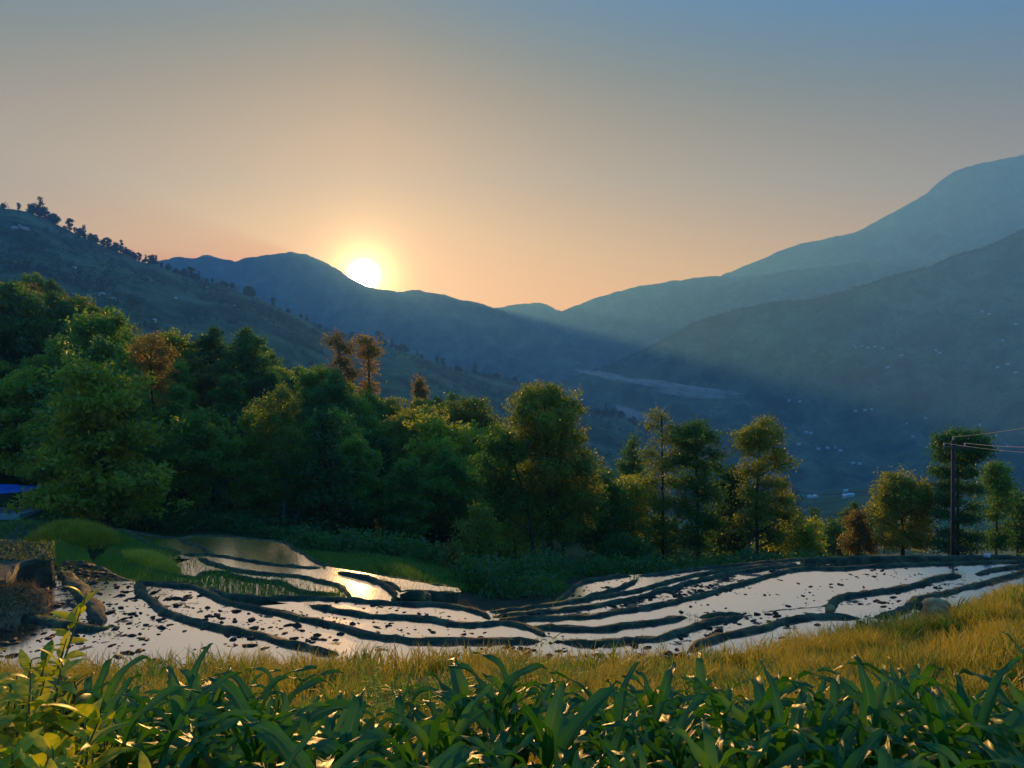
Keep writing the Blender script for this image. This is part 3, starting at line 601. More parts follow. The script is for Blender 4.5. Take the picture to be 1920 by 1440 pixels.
# bright grass beyond the rice terraces and short growth on every bund
n = 60000; pxs = rng.uniform(560, 1060, n); Y = rng.uniform(30, 47, n); X = (pxs - 960) / F * Y; Z = land_z(X, Y)
k = (720 - Z * F / Y < 1110) & (rng.random(n) < .6 + fbm(X * .5, Y * .5, 3, 6)); X, Y, Z = X[k], Y[k], Z[k]
V = blades(np.stack([X, Y, Z - .03], 1), .22 + .25 * rng.random(len(X)), .03 + .03 * rng.random(len(X)), rng.normal(.25, .2, len(X)))
tag(link('meadow_grass', mesh_from('meadow_grass', V, 4), M['grass_green']), 'bright green grass strip between rice terraces and dark forest edge', 'grass', kind='stuff')
allV = []
for Q, zt, w in BUNDS:
    n = len(Q) * 26; i = rng.integers(0, len(Q), n); d = Q[i, 1]; k = rng.random(n) < .35 + fbm(Q[i, 0] * 1.1, Q[i, 1] * 1.1, 2, 9)
    i = i[k]; n = len(i)
    P = np.stack([Q[i, 0] + rng.normal(0, w * .8, n), Q[i, 1] + rng.normal(0, w * .8, n), np.full(n, zt - .06)], 1)
    allV.append(blades(P, .04 + .11 * rng.random(n) ** 2, .010 + .014 * rng.random(n), rng.normal(.4, .3, n)))
tag(link('bund_grass', mesh_from('bund_grass', np.concatenate(allV), 4), M['grass_green']), 'short grass growing along the tops of the earth bunds', 'grass', kind='stuff')

# mud clods and stubble standing out of the water
ico_v = np.array([(0, 0, 1), (.89, 0, .45), (.28, .85, .45), (-.72, .53, .45), (-.72, -.53, .45), (.28, -.85, .45), (.72, .53, -.3), (-.28, .85, -.3), (-.89, 0, -.3), (-.28, -.85, -.3), (.72, -.53, -.3)])
ico_f = [(0, 1, 2), (0, 2, 3), (0, 3, 4), (0, 4, 5), (0, 5, 1), (1, 6, 2), (2, 7, 3), (3, 8, 4), (4, 9, 5), (5, 10, 1), (6, 7, 2), (7, 8, 3), (8, 9, 4), (9, 10, 5), (10, 6, 1)]
CL = []
def clods(widx, cnt, smin, smax, thr, seed):
    poly, z = WATERS[widx]; x0, y0 = poly.min(0); x1, y1 = poly.max(0)
    X = rng.uniform(x0, x1, cnt * 6); Y = rng.uniform(y0, y1, cnt * 6)
    k = inside(poly, X, Y) & (fbm(X * .5, Y * .5, 3, seed) + .25 * rng.random(len(X)) > thr); X, Y = X[k][:cnt], Y[k][:cnt]
    for x, y in zip(X, Y):
        s = smin + (smax - smin) * random.random() ** 2.5; r = random.random() * 6.3; c, q = math.cos(r), math.sin(r)
        v = ico_v * (1 + rng.normal(0, .2, (11, 1))) * np.array([s * random.uniform(1, 2.2), s, s * random.uniform(.35, .7)])
        CL.append(np.stack([v[:, 0] * c - v[:, 1] * q + x, v[:, 0] * q + v[:, 1] * c + y, v[:, 2] + z], 1))
clods(0, 520, .02, .10, .0, 1); clods(1, 420, .02, .11, .05, 2); clods(2, 120, .02, .08, .2, 3); clods(3, 60, .015, .07, .2, 4); clods(4, 90, .015, .07, .2, 5)
clods(5, 330, .015, .075, .08, 6); clods(6, 420, .03, .12, -.1, 7); clods(7, 60, .02, .08, .1, 8); clods(8, 120, .03, .10, .0, 9); clods(9, 200, .02, .09, .0, 10); clods(10, 120, .02, .08, .1, 11)
clods(20, 260, .03, .12, -.2, 12); clods(22, 200, .03, .10, -.1, 13)
CLn = len(CL); V = np.concatenate(CL); idx = (np.array(ico_f)[None] + (np.arange(CLn) * 11)[:, None, None]).ravel()
tag(link('mud_clods', mesh_from('mud_clods', V, 3, idx, True), M['clod']), 'dark mud clods and stubble poking out of the flooded paddies', 'mud', kind='stuff')
# loose clods on the raised terrace at the left edge
CL = []
for i in range(260):
    p = on(random.uniform(-60, 100), random.uniform(1016, 1050), -5.3); s = random.uniform(.02, .06); v = ico_v * (1 + rng.normal(0, .2, (11, 1))) * np.array([s * 1.5, s, s * .7])
    CL.append(v + np.array(p))
V = np.concatenate(CL); idx = (np.array(ico_f)[None] + (np.arange(260) * 11)[:, None, None]).ravel()
tag(link('dry_clods', mesh_from('dry_clods', V, 3, idx, True), M['dry_soil']), 'loose clods and stubble on the raised terrace at the left edge', 'soil', kind='stuff')

# ------------------------------------------------------------------ trees
def leaf_cloud(C, n, size, spread, up=.35, flat=.75):
    """n leaf faces scattered round each clump centre C (m,3)"""
    m = len(C); P = np.repeat(C, n, 0) + rng.normal(0, 1, (m * n, 3)) * np.array([spread, spread, spread * flat])
    k = len(P); nrm = rng.normal(0, 1, (k, 3)); nrm[:, 2] += up * 2; nrm /= np.linalg.norm(nrm, axis=1)[:, None]
    a = np.cross(nrm, rng.normal(0, 1, (k, 3))); a /= np.linalg.norm(a, axis=1)[:, None] + 1e-9; b = np.cross(nrm, a)
    s = size * (.6 + .8 * rng.random(k))[:, None]
    return np.stack([P - a * s, P + b * s * .5, P + a * s, P - b * s * .5], 1).reshape(-1, 3)
def tree_parts(trunk, tr0, tr1, blobs, leaf, n_leaf, spread, clumps=1.0, fill=.5, nlimb=1, pale=False):
    """local trunk path, blobs [(x,y,z,rx,ry,rz)] -> trunk mesh (with limbs) and crown mesh"""
    mb = MB(); tp = [Vector(p) for p in trunk]; k = len(tp)
    rad = [tr0 + (tr1 - tr0) * (i / (k - 1)) ** .8 for i in range(k)]; rad[0] *= 1.35
    mb.tube(tp, rad, 8)
    H = tp[-1].z; CC = []
    for (bx, by, bz, rx, ry, rz) in blobs:
        area = (rx * ry + rx * rz + ry * rz) / 3 * 4 * math.pi
        nc = max(5, int(area * clumps)); dirs = rng.normal(0, 1, (nc, 3)); dirs /= np.linalg.norm(dirs, axis=1)[:, None]
        rr = fill + (1.02 - fill) * rng.random((nc, 1)) ** .6
        C = np.array([bx, by, bz]) + dirs * rr * np.array([rx, ry, rz]) * (1 + .28 * rng.normal(0, 1, (nc, 1))); CC.append(C)
        # limb from the trunk to this blob
        zt = max(.12 * H, min(H * .97, bz - rz * .3 - .45 * math.hypot(bx, by)))
        for i in range(k - 1):
            if tp[i].z <= zt <= tp[i + 1].z + 1e-6:
                f = (zt - tp[i].z) / max(1e-6, tp[i + 1].z - tp[i].z); st = tp[i].lerp(tp[i + 1], f); rs = rad[i] + (rad[i + 1] - rad[i]) * f; break
        else: st = tp[-1]; rs = rad[-1]
        en = Vector((bx, by, bz)); mid = st.lerp(en, .5) + Vector((random.uniform(-.15, .15), random.uniform(-.15, .15), random.uniform(-.1, .2))) * rx
        lr = min(rs * .6, .05 + .035 * rx); mb.tube([st, mid, en], [lr, lr * .7, lr * .4], 5, False)
        for q in range(min(nc, 5 * nlimb)):
            e2 = Vector(C[q]); m2 = en.lerp(e2, .5) + Vector((0, 0, .1 * rz)); mb.tube([mid.lerp(en, .6), m2, e2], [lr * .4, lr * .28, lr * .12], 4, False)
    V = leaf_cloud(np.concatenate(CC), n_leaf, leaf, spread)
    return mb.mesh('trunk', True), mesh_from('crown', V, 4)

def hero(name, label, base, top_y, trunk_px, lobes, d, mat, leaf=.085, nl=34, spread=.26, clumps=9.0, r0=.16, r1=.05, fill=.45, pale=False, group=None, cat='tree', bark=None, depth=1.0):
    """a tree read off the photograph: lobes are (px, py, rx, ry) at its own distance d"""
    if d < 60: q = 1.27; d *= q; leaf *= 1.2; spread *= q; clumps *= .40; nl = int(nl * 1.3); spread *= .78; r0 *= 1.2; r1 *= 1.1
    g = F / d; bx = (base - 960) / g; bz = float(land_z(bx, d)); s = 1 / g
    def loc(px, py): return ((px - base) * s, 0, (720 - py) * s - bz)
    tp = [(0, 0, -.3)] + [(loc(px, py)[0], random.uniform(-.15, .15), loc(px, py)[2]) for px, py in trunk_px]
    bl = []
    for i, (px, py, rx, ry) in enumerate(lobes):
        x, _, z = loc(px, py); bl.append((x, random.uniform(-.6, .6) * rx * s * depth, z, rx * s, rx * s * depth * random.uniform(.85, 1.1), ry * s))
    tm, cm = tree_parts(tp, r0, r1, bl, leaf, nl, spread, clumps, fill, 2)
    t = thing(name, label, cat, (bx, d, bz), group)
    link('trunk', tm, M[bark or ('bark_pale' if pale else 'bark')], t); link('crown', cm, M[mat], t); return t

hero('broadleaf_tree', 'tallest broad tree at the centre with layered spreading crown', 1034, 720, [(1033, 1060), (1030, 960), (1028, 880), (1024, 800), (1020, 750)],
     [(1020, 742, 52, 20), (985, 765, 28, 18), (1062, 770, 30, 18), (1018, 790, 62, 26), (1040, 825, 52, 28), (990, 830, 42, 26), (1060, 865, 48, 30), (1098, 872, 28, 30), (1020, 880, 50, 30), (1075, 920, 46, 34), (1100, 945, 30, 30), (1030, 940, 45, 34), (1000, 990, 34, 26), (1060, 985, 44, 28)],
     40, 'leaf_olive', r0=.2, fill=.4)
hero('broadleaf_tree', 'tree with curved leaning dark trunk left of the tallest central tree', 1004, 800, [(1003, 1060), (995, 980), (985, 930), (970, 890), (955, 850)],
     [(935, 832, 34, 28), (962, 850, 36, 28), (918, 872, 26, 24), (950, 895, 40, 28), (925, 920, 30, 20), (965, 940, 36, 26), (935, 960, 26, 18)],
     38.5, 'leaf_green', r0=.13, fill=.35, clumps=7)
hero('young_tree', 'slender young tree with thin trunk by the end of the rice terraces', 899, 950, [(899, 1060), (898, 1000), (897, 965)],
     [(897, 965, 22, 16), (880, 985, 20, 16), (915, 988, 24, 18), (895, 1010, 34, 20), (925, 1020, 18, 14), (875, 1030, 16, 12)], 33, 'leaf_olive', leaf=.07, nl=28, spread=.2, r0=.06, r1=.02, clumps=8)
hero('young_tree', 'small russet young tree left of the slender one by the terraces', 849, 1015, [(849, 1070), (847, 1040), (846, 1025)],
     [(846, 1028, 16, 12), (838, 1045, 16, 14), (856, 1050, 15, 14), (846, 1065, 20, 10)], 34, 'leaf_brown', leaf=.065, nl=26, spread=.17, r0=.05, r1=.02, clumps=9)
hero('slim_tree', 'thin trunked tree just behind the leaning central tree', 968, 900, [(967, 1040), (960, 980), (955, 930)],
     [(955, 985, 28, 22), (975, 1005, 22, 18), (945, 1020, 22, 16), (985, 960, 26, 20)], 43, 'leaf_yellow', r0=.07, r1=.03, clumps=6)
hero('broadleaf_tree', 'dense green tree filling the gap right of the tallest tree', 1120, 890, [(1120, 1040), (1122, 980), (1125, 930)],
     [(1125, 905, 32, 22), (1100, 930, 30, 24), (1150, 930, 30, 24), (1125, 960, 46, 26), (1165, 970, 30, 26), (1100, 990, 36, 26), (1140, 1010, 42, 24)], 44, 'leaf_green', r0=.12)
hero('broadleaf_tree', 'rounded yellowish tree between the central tree and the bare tall one', 1178, 880, [(1178, 1040), (1179, 980), (1180, 930)],
     [(1185, 915, 28, 22), (1160, 935, 24, 20), (1208, 935, 26, 22), (1185, 960, 38, 26), (1175, 1000, 42, 24)], 46, 'leaf_yellow', r0=.1)
hero('conical_tree', 'small conical tree top behind the bushy trees at the centre right', 1186, 822, [(1186, 1000), (1186, 900), (1187, 835)],
     [(1187, 832, 10, 12), (1186, 852, 18, 14), (1183, 875, 24, 14), (1188, 897, 28, 14)], 52, 'leaf_dark', r0=.12, clumps=8)
hero('sparse_tree', 'tall thin sparse-topped tree with bare upper twigs', 1243, 768, [(1243, 1040), (1243, 950), (1242, 860), (1241, 780)],
     [(1240, 780, 22, 12), (1222, 798, 18, 12), (1260, 800, 18, 12), (1240, 822, 30, 14), (1215, 850, 22, 14), (1265, 850, 22, 14), (1240, 872, 34, 16), (1225, 905, 30, 18), (1262, 905, 26, 18), (1240, 940, 36, 20), (1225, 985, 34, 22), (1262, 985, 26, 22), (1245, 1020, 34, 18)],
     43, 'leaf_olive', clumps=4.2, nl=26, fill=.2, r0=.11)
hero('alder_tree', 'tall tree with dark straight trunk and tufted crown, third from the centre', 1308, 785, [(1308, 1040), (1307, 960), (1306, 880), (1304, 800)],
     [(1303, 800, 20, 12), (1285, 812, 24, 12), (1328, 822, 26, 12), (1300, 838, 42, 14), (1340, 850, 20, 12), (1280, 860, 28, 14), (1320, 875, 34, 16), (1295, 905, 34, 16), (1330, 925, 30, 18), (1285, 950, 32, 18), (1318, 975, 36, 20), (1295, 1015, 40, 20)],
     42, 'leaf_green', clumps=6.5, fill=.35, r0=.14)
hero('broadleaf_tree', 'lower dark tree between the two tall tufted trees', 1375, 870, [(1375, 1040), (1373, 970), (1370, 900)],
     [(1365, 890, 24, 16), (1385, 905, 22, 16), (1350, 920, 28, 18), (1385, 940, 30, 20), (1360, 965, 36, 22), (1390, 990, 28, 22), (1360, 1015, 36, 20)], 44, 'leaf_dark', r0=.1, clumps=7)
hero('alder_tree', 'tall tufted tree with rounded top crown nearest the wide paddy', 1420, 785, [(1420, 1030), (1419, 960), (1420, 900), (1424, 850), (1425, 805)],
     [(1424, 800, 26, 14), (1400, 815, 22, 14), (1450, 812, 20, 14), (1425, 828, 40, 16), (1398, 845, 20, 13), (1452, 850, 22, 13), (1430, 868, 34, 14), (1470, 868, 16, 8), (1405, 885, 22, 13), (1445, 905, 30, 14), (1410, 925, 28, 16), (1460, 935, 30, 16), (1435, 965, 42, 18), (1480, 968, 22, 16), (1400, 990, 30, 18), (1455, 1005, 34, 18)],
     41, 'leaf_olive', clumps=6.2, fill=.35, r0=.13)
hero('bushy_tree', 'low bushy yellow-green tree at the foot of the tall tufted tree', 1500, 965, [(1500, 1035), (1498, 1000)],
     [(1495, 985, 26, 16), (1475, 1000, 26, 18), (1515, 1008, 24, 18), (1492, 1022, 42, 16), (1528, 1030, 16, 10)], 43, 'leaf_yellow', r0=.08, clumps=9)
hero('dark_bush', 'dark rounded bush above the small dry terraces', 1175, 1000, [(1175, 1050), (1175, 1030)],
     [(1165, 1025, 26, 20), (1195, 1030, 26, 20), (1140, 1045, 26, 18), (1175, 1050, 40, 16), (1210, 1055, 22, 14)], 41, 'leaf_dark', r0=.08, clumps=9, cat='bush')
hero('columnar_tree', 'small reddish brown columnar tree beyond the paddy edge', 1610, 955, [(1610, 1030), (1610, 970)],
     [(1608, 966, 12, 10), (1600, 982, 14, 12), (1620, 985, 14, 12), (1608, 1004, 22, 14), (1598, 1024, 16, 14), (1622, 1024, 16, 14)], 46, 'leaf_brown', clumps=10, r0=.08)
hero('round_tree', 'round crowned green tree standing alone beyond the wide paddy', 1693, 885, [(1693, 1010), (1692, 960), (1692, 920)],
     [(1692, 902, 30, 16), (1668, 915, 24, 16), (1718, 918, 24, 16), (1692, 930, 44, 20), (1660, 945, 24, 18), (1728, 948, 24, 18), (1692, 962, 48, 20), (1660, 980, 22, 16), (1725, 985, 26, 18), (1665, 1010, 22, 16), (1725, 1012, 26, 16), (1695, 1005, 26, 14)],
     45, 'leaf_olive', clumps=8, r0=.13)
hero('pine_tree', 'tall flat-topped pine behind the utility pole', 1797, 806, [(1797, 1030), (1795, 950), (1796, 880), (1798, 822)],
     [(1795, 818, 36, 10), (1830, 825, 20, 10), (1768, 828, 18, 10), (1800, 838, 46, 10), (1836, 848, 16, 12), (1768, 856, 20, 10), (1815, 862, 26, 10), (1762, 885, 18, 8), (1790, 885, 26, 8), (1825, 888, 16, 8), (1770, 910, 22, 9), (1812, 915, 26, 9), (1785, 940, 30, 9), (1825, 948, 14, 7), (1768, 965, 20, 8), (1808, 970, 28, 9), (1785, 1000, 24, 9), (1822, 1005, 20, 9), (1765, 1022, 20, 9), (1808, 1028, 26, 9)],
     43, 'leaf_dark', clumps=9.5, fill=.3, r0=.12)
hero('slim_tree', 'slim tree with oval crown right of the utility pole', 1868, 862, [(1868, 1020), (1868, 950), (1868, 880)],
     [(1868, 872, 14, 10), (1862, 890, 20, 14), (1876, 902, 20, 14), (1864, 918, 24, 14), (1872, 940, 22, 14), (1866, 965, 16, 10), (1862, 1000, 22, 12), (1872, 1018, 26, 12)], 45, 'leaf_green', clumps=9, r0=.07)
hero('slim_tree', 'slim green tree at the right edge of the picture', 1908, 920, [(1908, 1020), (1908, 970), (1908, 935)],
     [(1908, 935, 14, 12), (1902, 955, 16, 14), (1916, 965, 18, 14), (1908, 988, 20, 14), (1900, 1012, 20, 12), (1915, 1020, 20, 12)], 46, 'leaf_green', clumps=9, r0=.07)
# tall bare-stemmed trees on the forest's skyline and its lower edge
hero('tall_stemmed_tree', 'tall pale-stemmed tree with leaning double trunk at the forest edge', 300, 640, [(299, 940), (296, 860), (290, 790), (284, 720), (282, 650)],
     [(282, 640, 26, 14), (262, 660, 22, 14), (304, 662, 22, 14), (282, 682, 36, 16), (260, 715, 24, 14), (300, 720, 22, 14), (275, 750, 26, 14)], 47, 'leaf_brown', r0=.15, clumps=5, fill=.3)
hero('tall_stemmed_tree', 'tall slender tree with pale trunk beside the planted terrace top', 533, 720, [(533, 950), (530, 860), (528, 780), (526, 730)],
     [(525, 738, 24, 16), (505, 760, 24, 16), (548, 765, 24, 16), (525, 790, 40, 18), (500, 820, 26, 16), (550, 825, 26, 16), (525, 855, 30, 16)], 46, 'leaf_olive', r0=.12, clumps=5, fill=.3, pale=True)
for bx_, top_, lab in ((165, 820, 'leftmost of the thin pale-trunked trees at the forest foot'), (228, 800, 'second thin pale-trunked tree at the forest foot'), (269, 780, 'third thin pale-trunked tree near the top paddy'), (562, 850, 'thin pale-trunked tree beside the bright terrace corner')):
    hero('pale_trunk_tree', lab, bx_, top_, [(bx_ - 1, 940), (bx_ - 5, 880), (bx_ - 6, top_ + 10)],
         [(bx_ - 6, top_ + 10, 22, 16), (bx_ - 22, top_ + 35, 22, 16), (bx_ + 12, top_ + 40, 22, 16), (bx_ - 6, top_ + 60, 34, 18)], 46, 'leaf_green', r0=.07, r1=.03, clumps=5, fill=.3, pale=True)
hero('tall_stemmed_tree', 'tufted tall tree below the sun, left of the pair on the forest skyline', 645, 628, [(645, 760), (640, 700), (634, 645)],
     [(628, 638, 18, 9), (645, 655, 16, 9), (640, 680, 18, 12), (655, 700, 16, 12), (640, 725, 22, 14)], 105, 'leaf_brown', leaf=.2, nl=26, spread=.5, clumps=1.4, r0=.22, r1=.08, fill=.3)
hero('tall_stemmed_tree', 'tufted tall tree below the sun, right of the pair on the forest skyline', 692, 632, [(692, 760), (692, 700), (690, 645)],
     [(688, 642, 18, 10), (698, 660, 16, 10), (684, 665, 12, 8), (694, 690, 10, 14), (695, 730, 14, 16)], 105, 'leaf_brown', leaf=.2, nl=26, spread=.5, clumps=1.5, r0=.24, r1=.08, fill=.3)
hero('columnar_tree', 'narrow columnar tree standing clear on the forest skyline', 787, 705, [(787, 780), (787, 720)],
     [(787, 718, 8, 9), (783, 732, 10, 9), (791, 740, 10, 10), (786, 755, 8, 10)], 112, 'leaf_brown', leaf=.2, nl=30, spread=.35, clumps=2.5, r0=.18, r1=.08)

# forest kinds: one of each, then copies
def rand_blobs(H, R, n, low, seed, shape):
    random.seed(seed); out = []
    for i in range(n):
        f = i / (n - 1); z = H * (low + (1 - low) * f) ; w = shape(f) * R; a = i * 2.4 + random.uniform(-.4, .4)
        out.append((math.cos(a) * w * .55, math.sin(a) * w * .55, z, w * random.uniform(.5, .75) + .3, w * random.uniform(.5, .75) + .3, H * random.uniform(.055, .085)))
    return out
oval = lambda f: math.sin(math.pi * (.12 + .80 * f)); cone = lambda f: 1.05 - .85 * f; top = lambda f: .35 + .75 * f * (1 if f < .85 else .8); wide = lambda f: .9 - .45 * f ** 2
KINDS = []
for i, (H, R, n, low, sh, mat, pale) in enumerate([(11, 3.0, 11, .30, oval, 'leaf_green', 0), (13, 2.8, 12, .35, oval, 'leaf_dark', 1), (9.5, 3.2, 10, .22, wide, 'leaf_yellow', 0), (12, 2.6, 11, .40, top, 'leaf_olive', 1),
                                                  (10, 2.4, 11, .20, cone, 'leaf_dark', 0), (8, 2.8, 9, .18, oval, 'leaf_olive', 0), (12.5, 3.2, 13, .28, wide, 'leaf_green', 0), (9, 2.4, 9, .25, oval, 'leaf_brown', 0)]):
    bl = rand_blobs(H, R, n, low, i + 3, sh); tk = [(0, 0, -.8)] + [(random.uniform(-.25, .25), random.uniform(-.25, .25), H * f) for f in (.3, .6, .96)]
    tm, cm = tree_parts(tk, .17, .05, bl, .17, 36, .30, 1.6, .45, 1)
    tm.materials.append(M['bark_pale' if pale else 'bark']); cm.materials.append(M[mat]); KINDS.append((tm, cm, H))
def plant(k, x, y, sc, name, label, group, cat='tree'):
    tm, cm, H = KINDS[k]; t = thing(name, label, cat, (x, y, float(land_z(x, y))), group, random.uniform(0, 6.28), sc)
    link('trunk', tm, None, t); link('crown', cm, None, t); return t
random.seed(21)
KN = ['green broadleaf tree', 'dark tall tree', 'yellow-green spreading tree', 'olive high-crowned tree', 'dark cone-shaped tree', 'low olive tree', 'large green tree', 'brown-leaved tree']
NM = ['broadleaf_tree', 'tall_tree', 'spreading_tree', 'high_crowned_tree', 'conical_tree', 'low_tree', 'large_tree', 'brown_tree']
placed = []; tries = 0
while len(placed) < 250 and tries < 9000:
    tries += 1; d = math.exp(random.uniform(math.log(45), math.log(165))); px = random.uniform(-90, 985)
    if d > 45 and px > 560 and d < 50 + max(0, (px - 560)) * .02: continue
    if px > 800 and d < 62: continue
    if 330 < px < 820 and d < 56: continue
    if 200 < px <= 330 and d < 56: continue
    if 380 < px < 520 and 95 < d < 125: continue
    if px < 95 and d < 68: continue
    if px < 185 and d < 62: continue
    x = (px - 960) / F * d
    if any((x - a) ** 2 + (d - b) ** 2 < (3.0 + d * .014) ** 2 for a, b in placed): continue
    k = random.choices(range(8), [3, 3, 2.2, 2.4, 1.3, 1.5, 3, 1.3])[0]
    zb = float(land_z(x, d)); Hk = KINDS[k][2]
    lim = np.interp(px, [-90, 0, 90, 190, 260, 420, 480, 520, 600, 700, 760, 850, 930, 985], [480, 500, 520, 590, 640, 610, 620, 690, 690, 740, 770, 735, 790, 880])
    if 330 < px < 820 and d < 78: lim = max(lim, 770)
    lim += random.choice([0, 0, 20, 50, 90]); maxh = (720 - lim) / F * d - zb; sc = random.uniform(.75, 1.3)
    sc = min(sc, maxh / (Hk * 1.06))
    if sc < .45: continue
    placed.append((x, d))
    where = 'at the foot of the left forest' if d < 62 else ('in the middle of the left hillside forest' if d < 105 else 'high in the left hillside forest')
    plant(k, x, d, sc, NM[k], KN[k] + ' ' + where, '%ss %s' % (KN[k], where))
# dark trees below the paddy edge on the right and behind the hero trees
random.seed(5)
for i in range(46):
    px = random.uniform(1000, 1960); d = random.uniform(58, 120) if i < 30 else random.uniform(120, 230)
    x = (px - 960) / F * d; zb = float(land_z(x, d)); lim = np.interp(px, [1000, 1120, 1250, 1450, 1540, 1640, 1700, 1960], [880, 930, 930, 960, 945, 930, 985, 990]) + random.uniform(0, 50)
    k = random.choice([0, 1, 4, 6, 4]); sc = min(1.35, ((720 - lim) / F * d - zb) / (KINDS[k][2] * 1.06))
    if sc < .45: continue
    plant(k, x, d, sc, NM[k], KN[k] + ' below the far edge of the wide paddies', KN[k] + 's below the paddy edge')

# leafy undergrowth along the forest foot
C = []
random.seed(9)
for i in range(420):
    px = random.uniform(-60, 1560); d = random.uniform(53, 62) if px < 560 else random.uniform(43.5, 56) if px > 1050 else random.uniform(35 if px > 850 else 46, 52)
    x = (px - 960) / F * d; z = float(land_z(x, d)); h = random.uniform(.4, 1.6) if px < 620 else random.uniform(.4, 1.7) if px < 1050 else random.uniform(.3, 1.0)
    if px < 110: continue
    for q in range(7): C.append((x + random.gauss(0, .5), d + random.gauss(0, .5), z + h * random.random()))
tag(link('undergrowth', mesh_from('undergrowth', leaf_cloud(np.array(C), 26, .13, .3), 4), M['leaf_dark']), 'low tangled leafy undergrowth along the foot of the forest', 'undergrowth', kind='stuff')

# wood on the middle ridge: a mass of small crowns, plus single trees along its crest
C = []; rs = np.random.default_rng(31)
cnt = 0
while cnt < 6500:
    px = rs.uniform(-60, 1500); d = math.exp(rs.uniform(math.log(190), math.log(1700))); x = (px - 960) / F * d
    if fbm(np.array(x / 60.), np.array(d / 60.), 3, 3.0) < -.02: continue
    cnt += 1; z = float(land_z(x, d)); s = rs.uniform(1.2, 2.6) * (1 + 1.0 * (d > 500))
    for q in range(7): C.append((x + rs.normal(0, s * .5), d + rs.normal(0, s * .5), z + .6 + abs(rs.normal(0, s))))
tag(link('distant_wood', mesh_from('distant_wood', leaf_cloud(np.array(C), 8, .75, .8), 4), M['leaf_far']), 'scattered distant woodland on the blue middle ridge', 'woodland', kind='stuff')
FARK = []
for i in range(4):
    H = [7, 9, 6, 10][i]; bl = rand_blobs(H, [2.6, 2.2, 2.8, 1.5][i], 7, .3, 40 + i, [oval, top, wide, cone][i])
    tm, cm = tree_parts([(0, 0, -1), (.1, 0, H * .5), (0, .1, H * .95)], .2, .08, bl, .45, 10, .5, 1.1, .4, 1)
    tm.materials.append(M['bark']); cm.materials.append(M['leaf_far']); FARK.append((tm, cm))
CREST = [(8, .8), (35, .9), (62, 2.2), (75, 2.3), (84, 2.0), (98, 1.8), (104, 1.6), (131, 1.6), (150, 1.6), (157, 1.5), (170, 1.3), (180, 1.2), (195, 1.3), (203, 1.4), (217, 1.8), (227, 1.5), (236, 1.4), (243, 1.3), (250, 1.2), (261, 1.1), (284, 1.9), (292, 1.2), (316, 1.2), (330, 1.1), (345, 1.5), (358, 1.6), (366, 1.4), (372, 1.2), (423, .9), (465, 2.0), (472, 1.7), (512, 1.2), (540, 1.0), (575, .9), (600, .9), (640, 1.2), (672, 1.5), (711, 1.9), (720, 1.6), (735, 1.3), (752, 1.4), (762, 1.2), (790, 1.0), (830, 1.2), (858, 1.4), (890, 1.8), (930, 1.2), (965, 1.2), (1010, 1.3), (1090, 1.4), (1120, 1.6), (1137, 1.8), (1150, 1.6), (1165, 1.7), (1188, 1.8), (1215, 1.6)]
random.seed(3)
CREST += [(random.uniform(0, 400), random.uniform(.5, 1.0)) for _ in range(30)] + [(random.uniform(400, 1230), random.uniform(.6, 1.2)) for _ in range(30)]
for i, (px, sc) in enumerate(CREST):
    ds = np.linspace(850, 1700, 120); xs = (px - 960) / F * ds; el = land_z(xs, ds) / ds; j = int(np.argmax(el)); d = ds[j] - 4; x = (px - 960) / F * d
    lab = 'small dark tree on the crest of the left ridge against the sky' if px < 400 else ('small dark tree on the descending ridge below the sun' if px < 800 else 'small bluish tree on the low end of the ridge above the valley')
    if px == 75: lab = 'biggest clump-like tree on the left ridge top against the sky'
    if px == 131: lab = 'lone umbrella-shaped tree on the left ridge crest'
    if px == 284: lab = 'taller tree standing out where the left ridge drops below the far mountain'
    if px == 465: lab = 'dark tree standing out halfway down the left ridge'
    k = [0, 1, 2, 3, 0, 2][i % 6]
    t = thing('ridge_tree', lab, 'tree', (x, d, float(land_z(x, d)) - 1.6 * sc), 'trees along the middle ridge crest', random.uniform(0, 6.28), sc * 1.35)
    link('trunk', FARK[k][0], None, t); link('crown', FARK[k][1], None, t)

# ------------------------------------------------------------------ small built things
# tarp shelter at the left edge
d = 60.0
def lp(px, py, dd=d): return at(px, py, dd)
slab_z = lp(0, 962).z
pf = thing('concrete_platform', 'pale concrete platform under the blue tarp at the left edge', 'platform', (lp(0, 962).x, d, slab_z))
mb = MB(); mb.box((-1.4, 1.4, -.35), (6.9, 4.2, .7)); link('slab', mb.mesh('slab'), M['concrete'], pf)
mb = MB(); mb.box((-1.4, -.74, -.62), (6.94, .06, .16)); link('ledge', mb.mesh('ledge'), M['concrete'], pf)
sh = thing('tarp_shelter', 'shelter roofed with a bright blue tarp on a thin post, left edge', 'shelter', (lp(0, 962).x, d, slab_z))
c = lp(52, 921) - Vector(sh.location); bck = lp(0, 912, d + 2.6) - Vector(sh.location); frt = lp(0, 933, d - .6) - Vector(sh.location)
tv = []; nu, nv = 12, 8
A = Vector((-4.6, frt.y, frt.z + .15)); B = Vector((c.x, c.y - .3, c.z)); Cc = Vector((c.x - .2, c.y + 2.6, c.z + .12)); D = Vector((-4.6, bck.y, bck.z + .4))
for i in range(nu):
    for j in range(nv):
        u, v = i / (nu - 1), j / (nv - 1); p = (A.lerp(B, u)).lerp(D.lerp(Cc, u), v); p.z -= .16 * math.sin(math.pi * u) * .6 - .05 * math.sin(u * 14) * v; tv.append(p)
gi = grid_idx(nu, nv).reshape(-1, 4)
tm = bpy.data.meshes.new('tarp'); n0 = len(tv); tm.from_pydata([tuple(p) for p in tv] + [(p.x, p.y, p.z - .02) for p in tv], [], [tuple(int(a) for a in q) for q in gi] + [tuple(int(a) + n0 for a in q[::-1]) for q in gi]); tm.update()
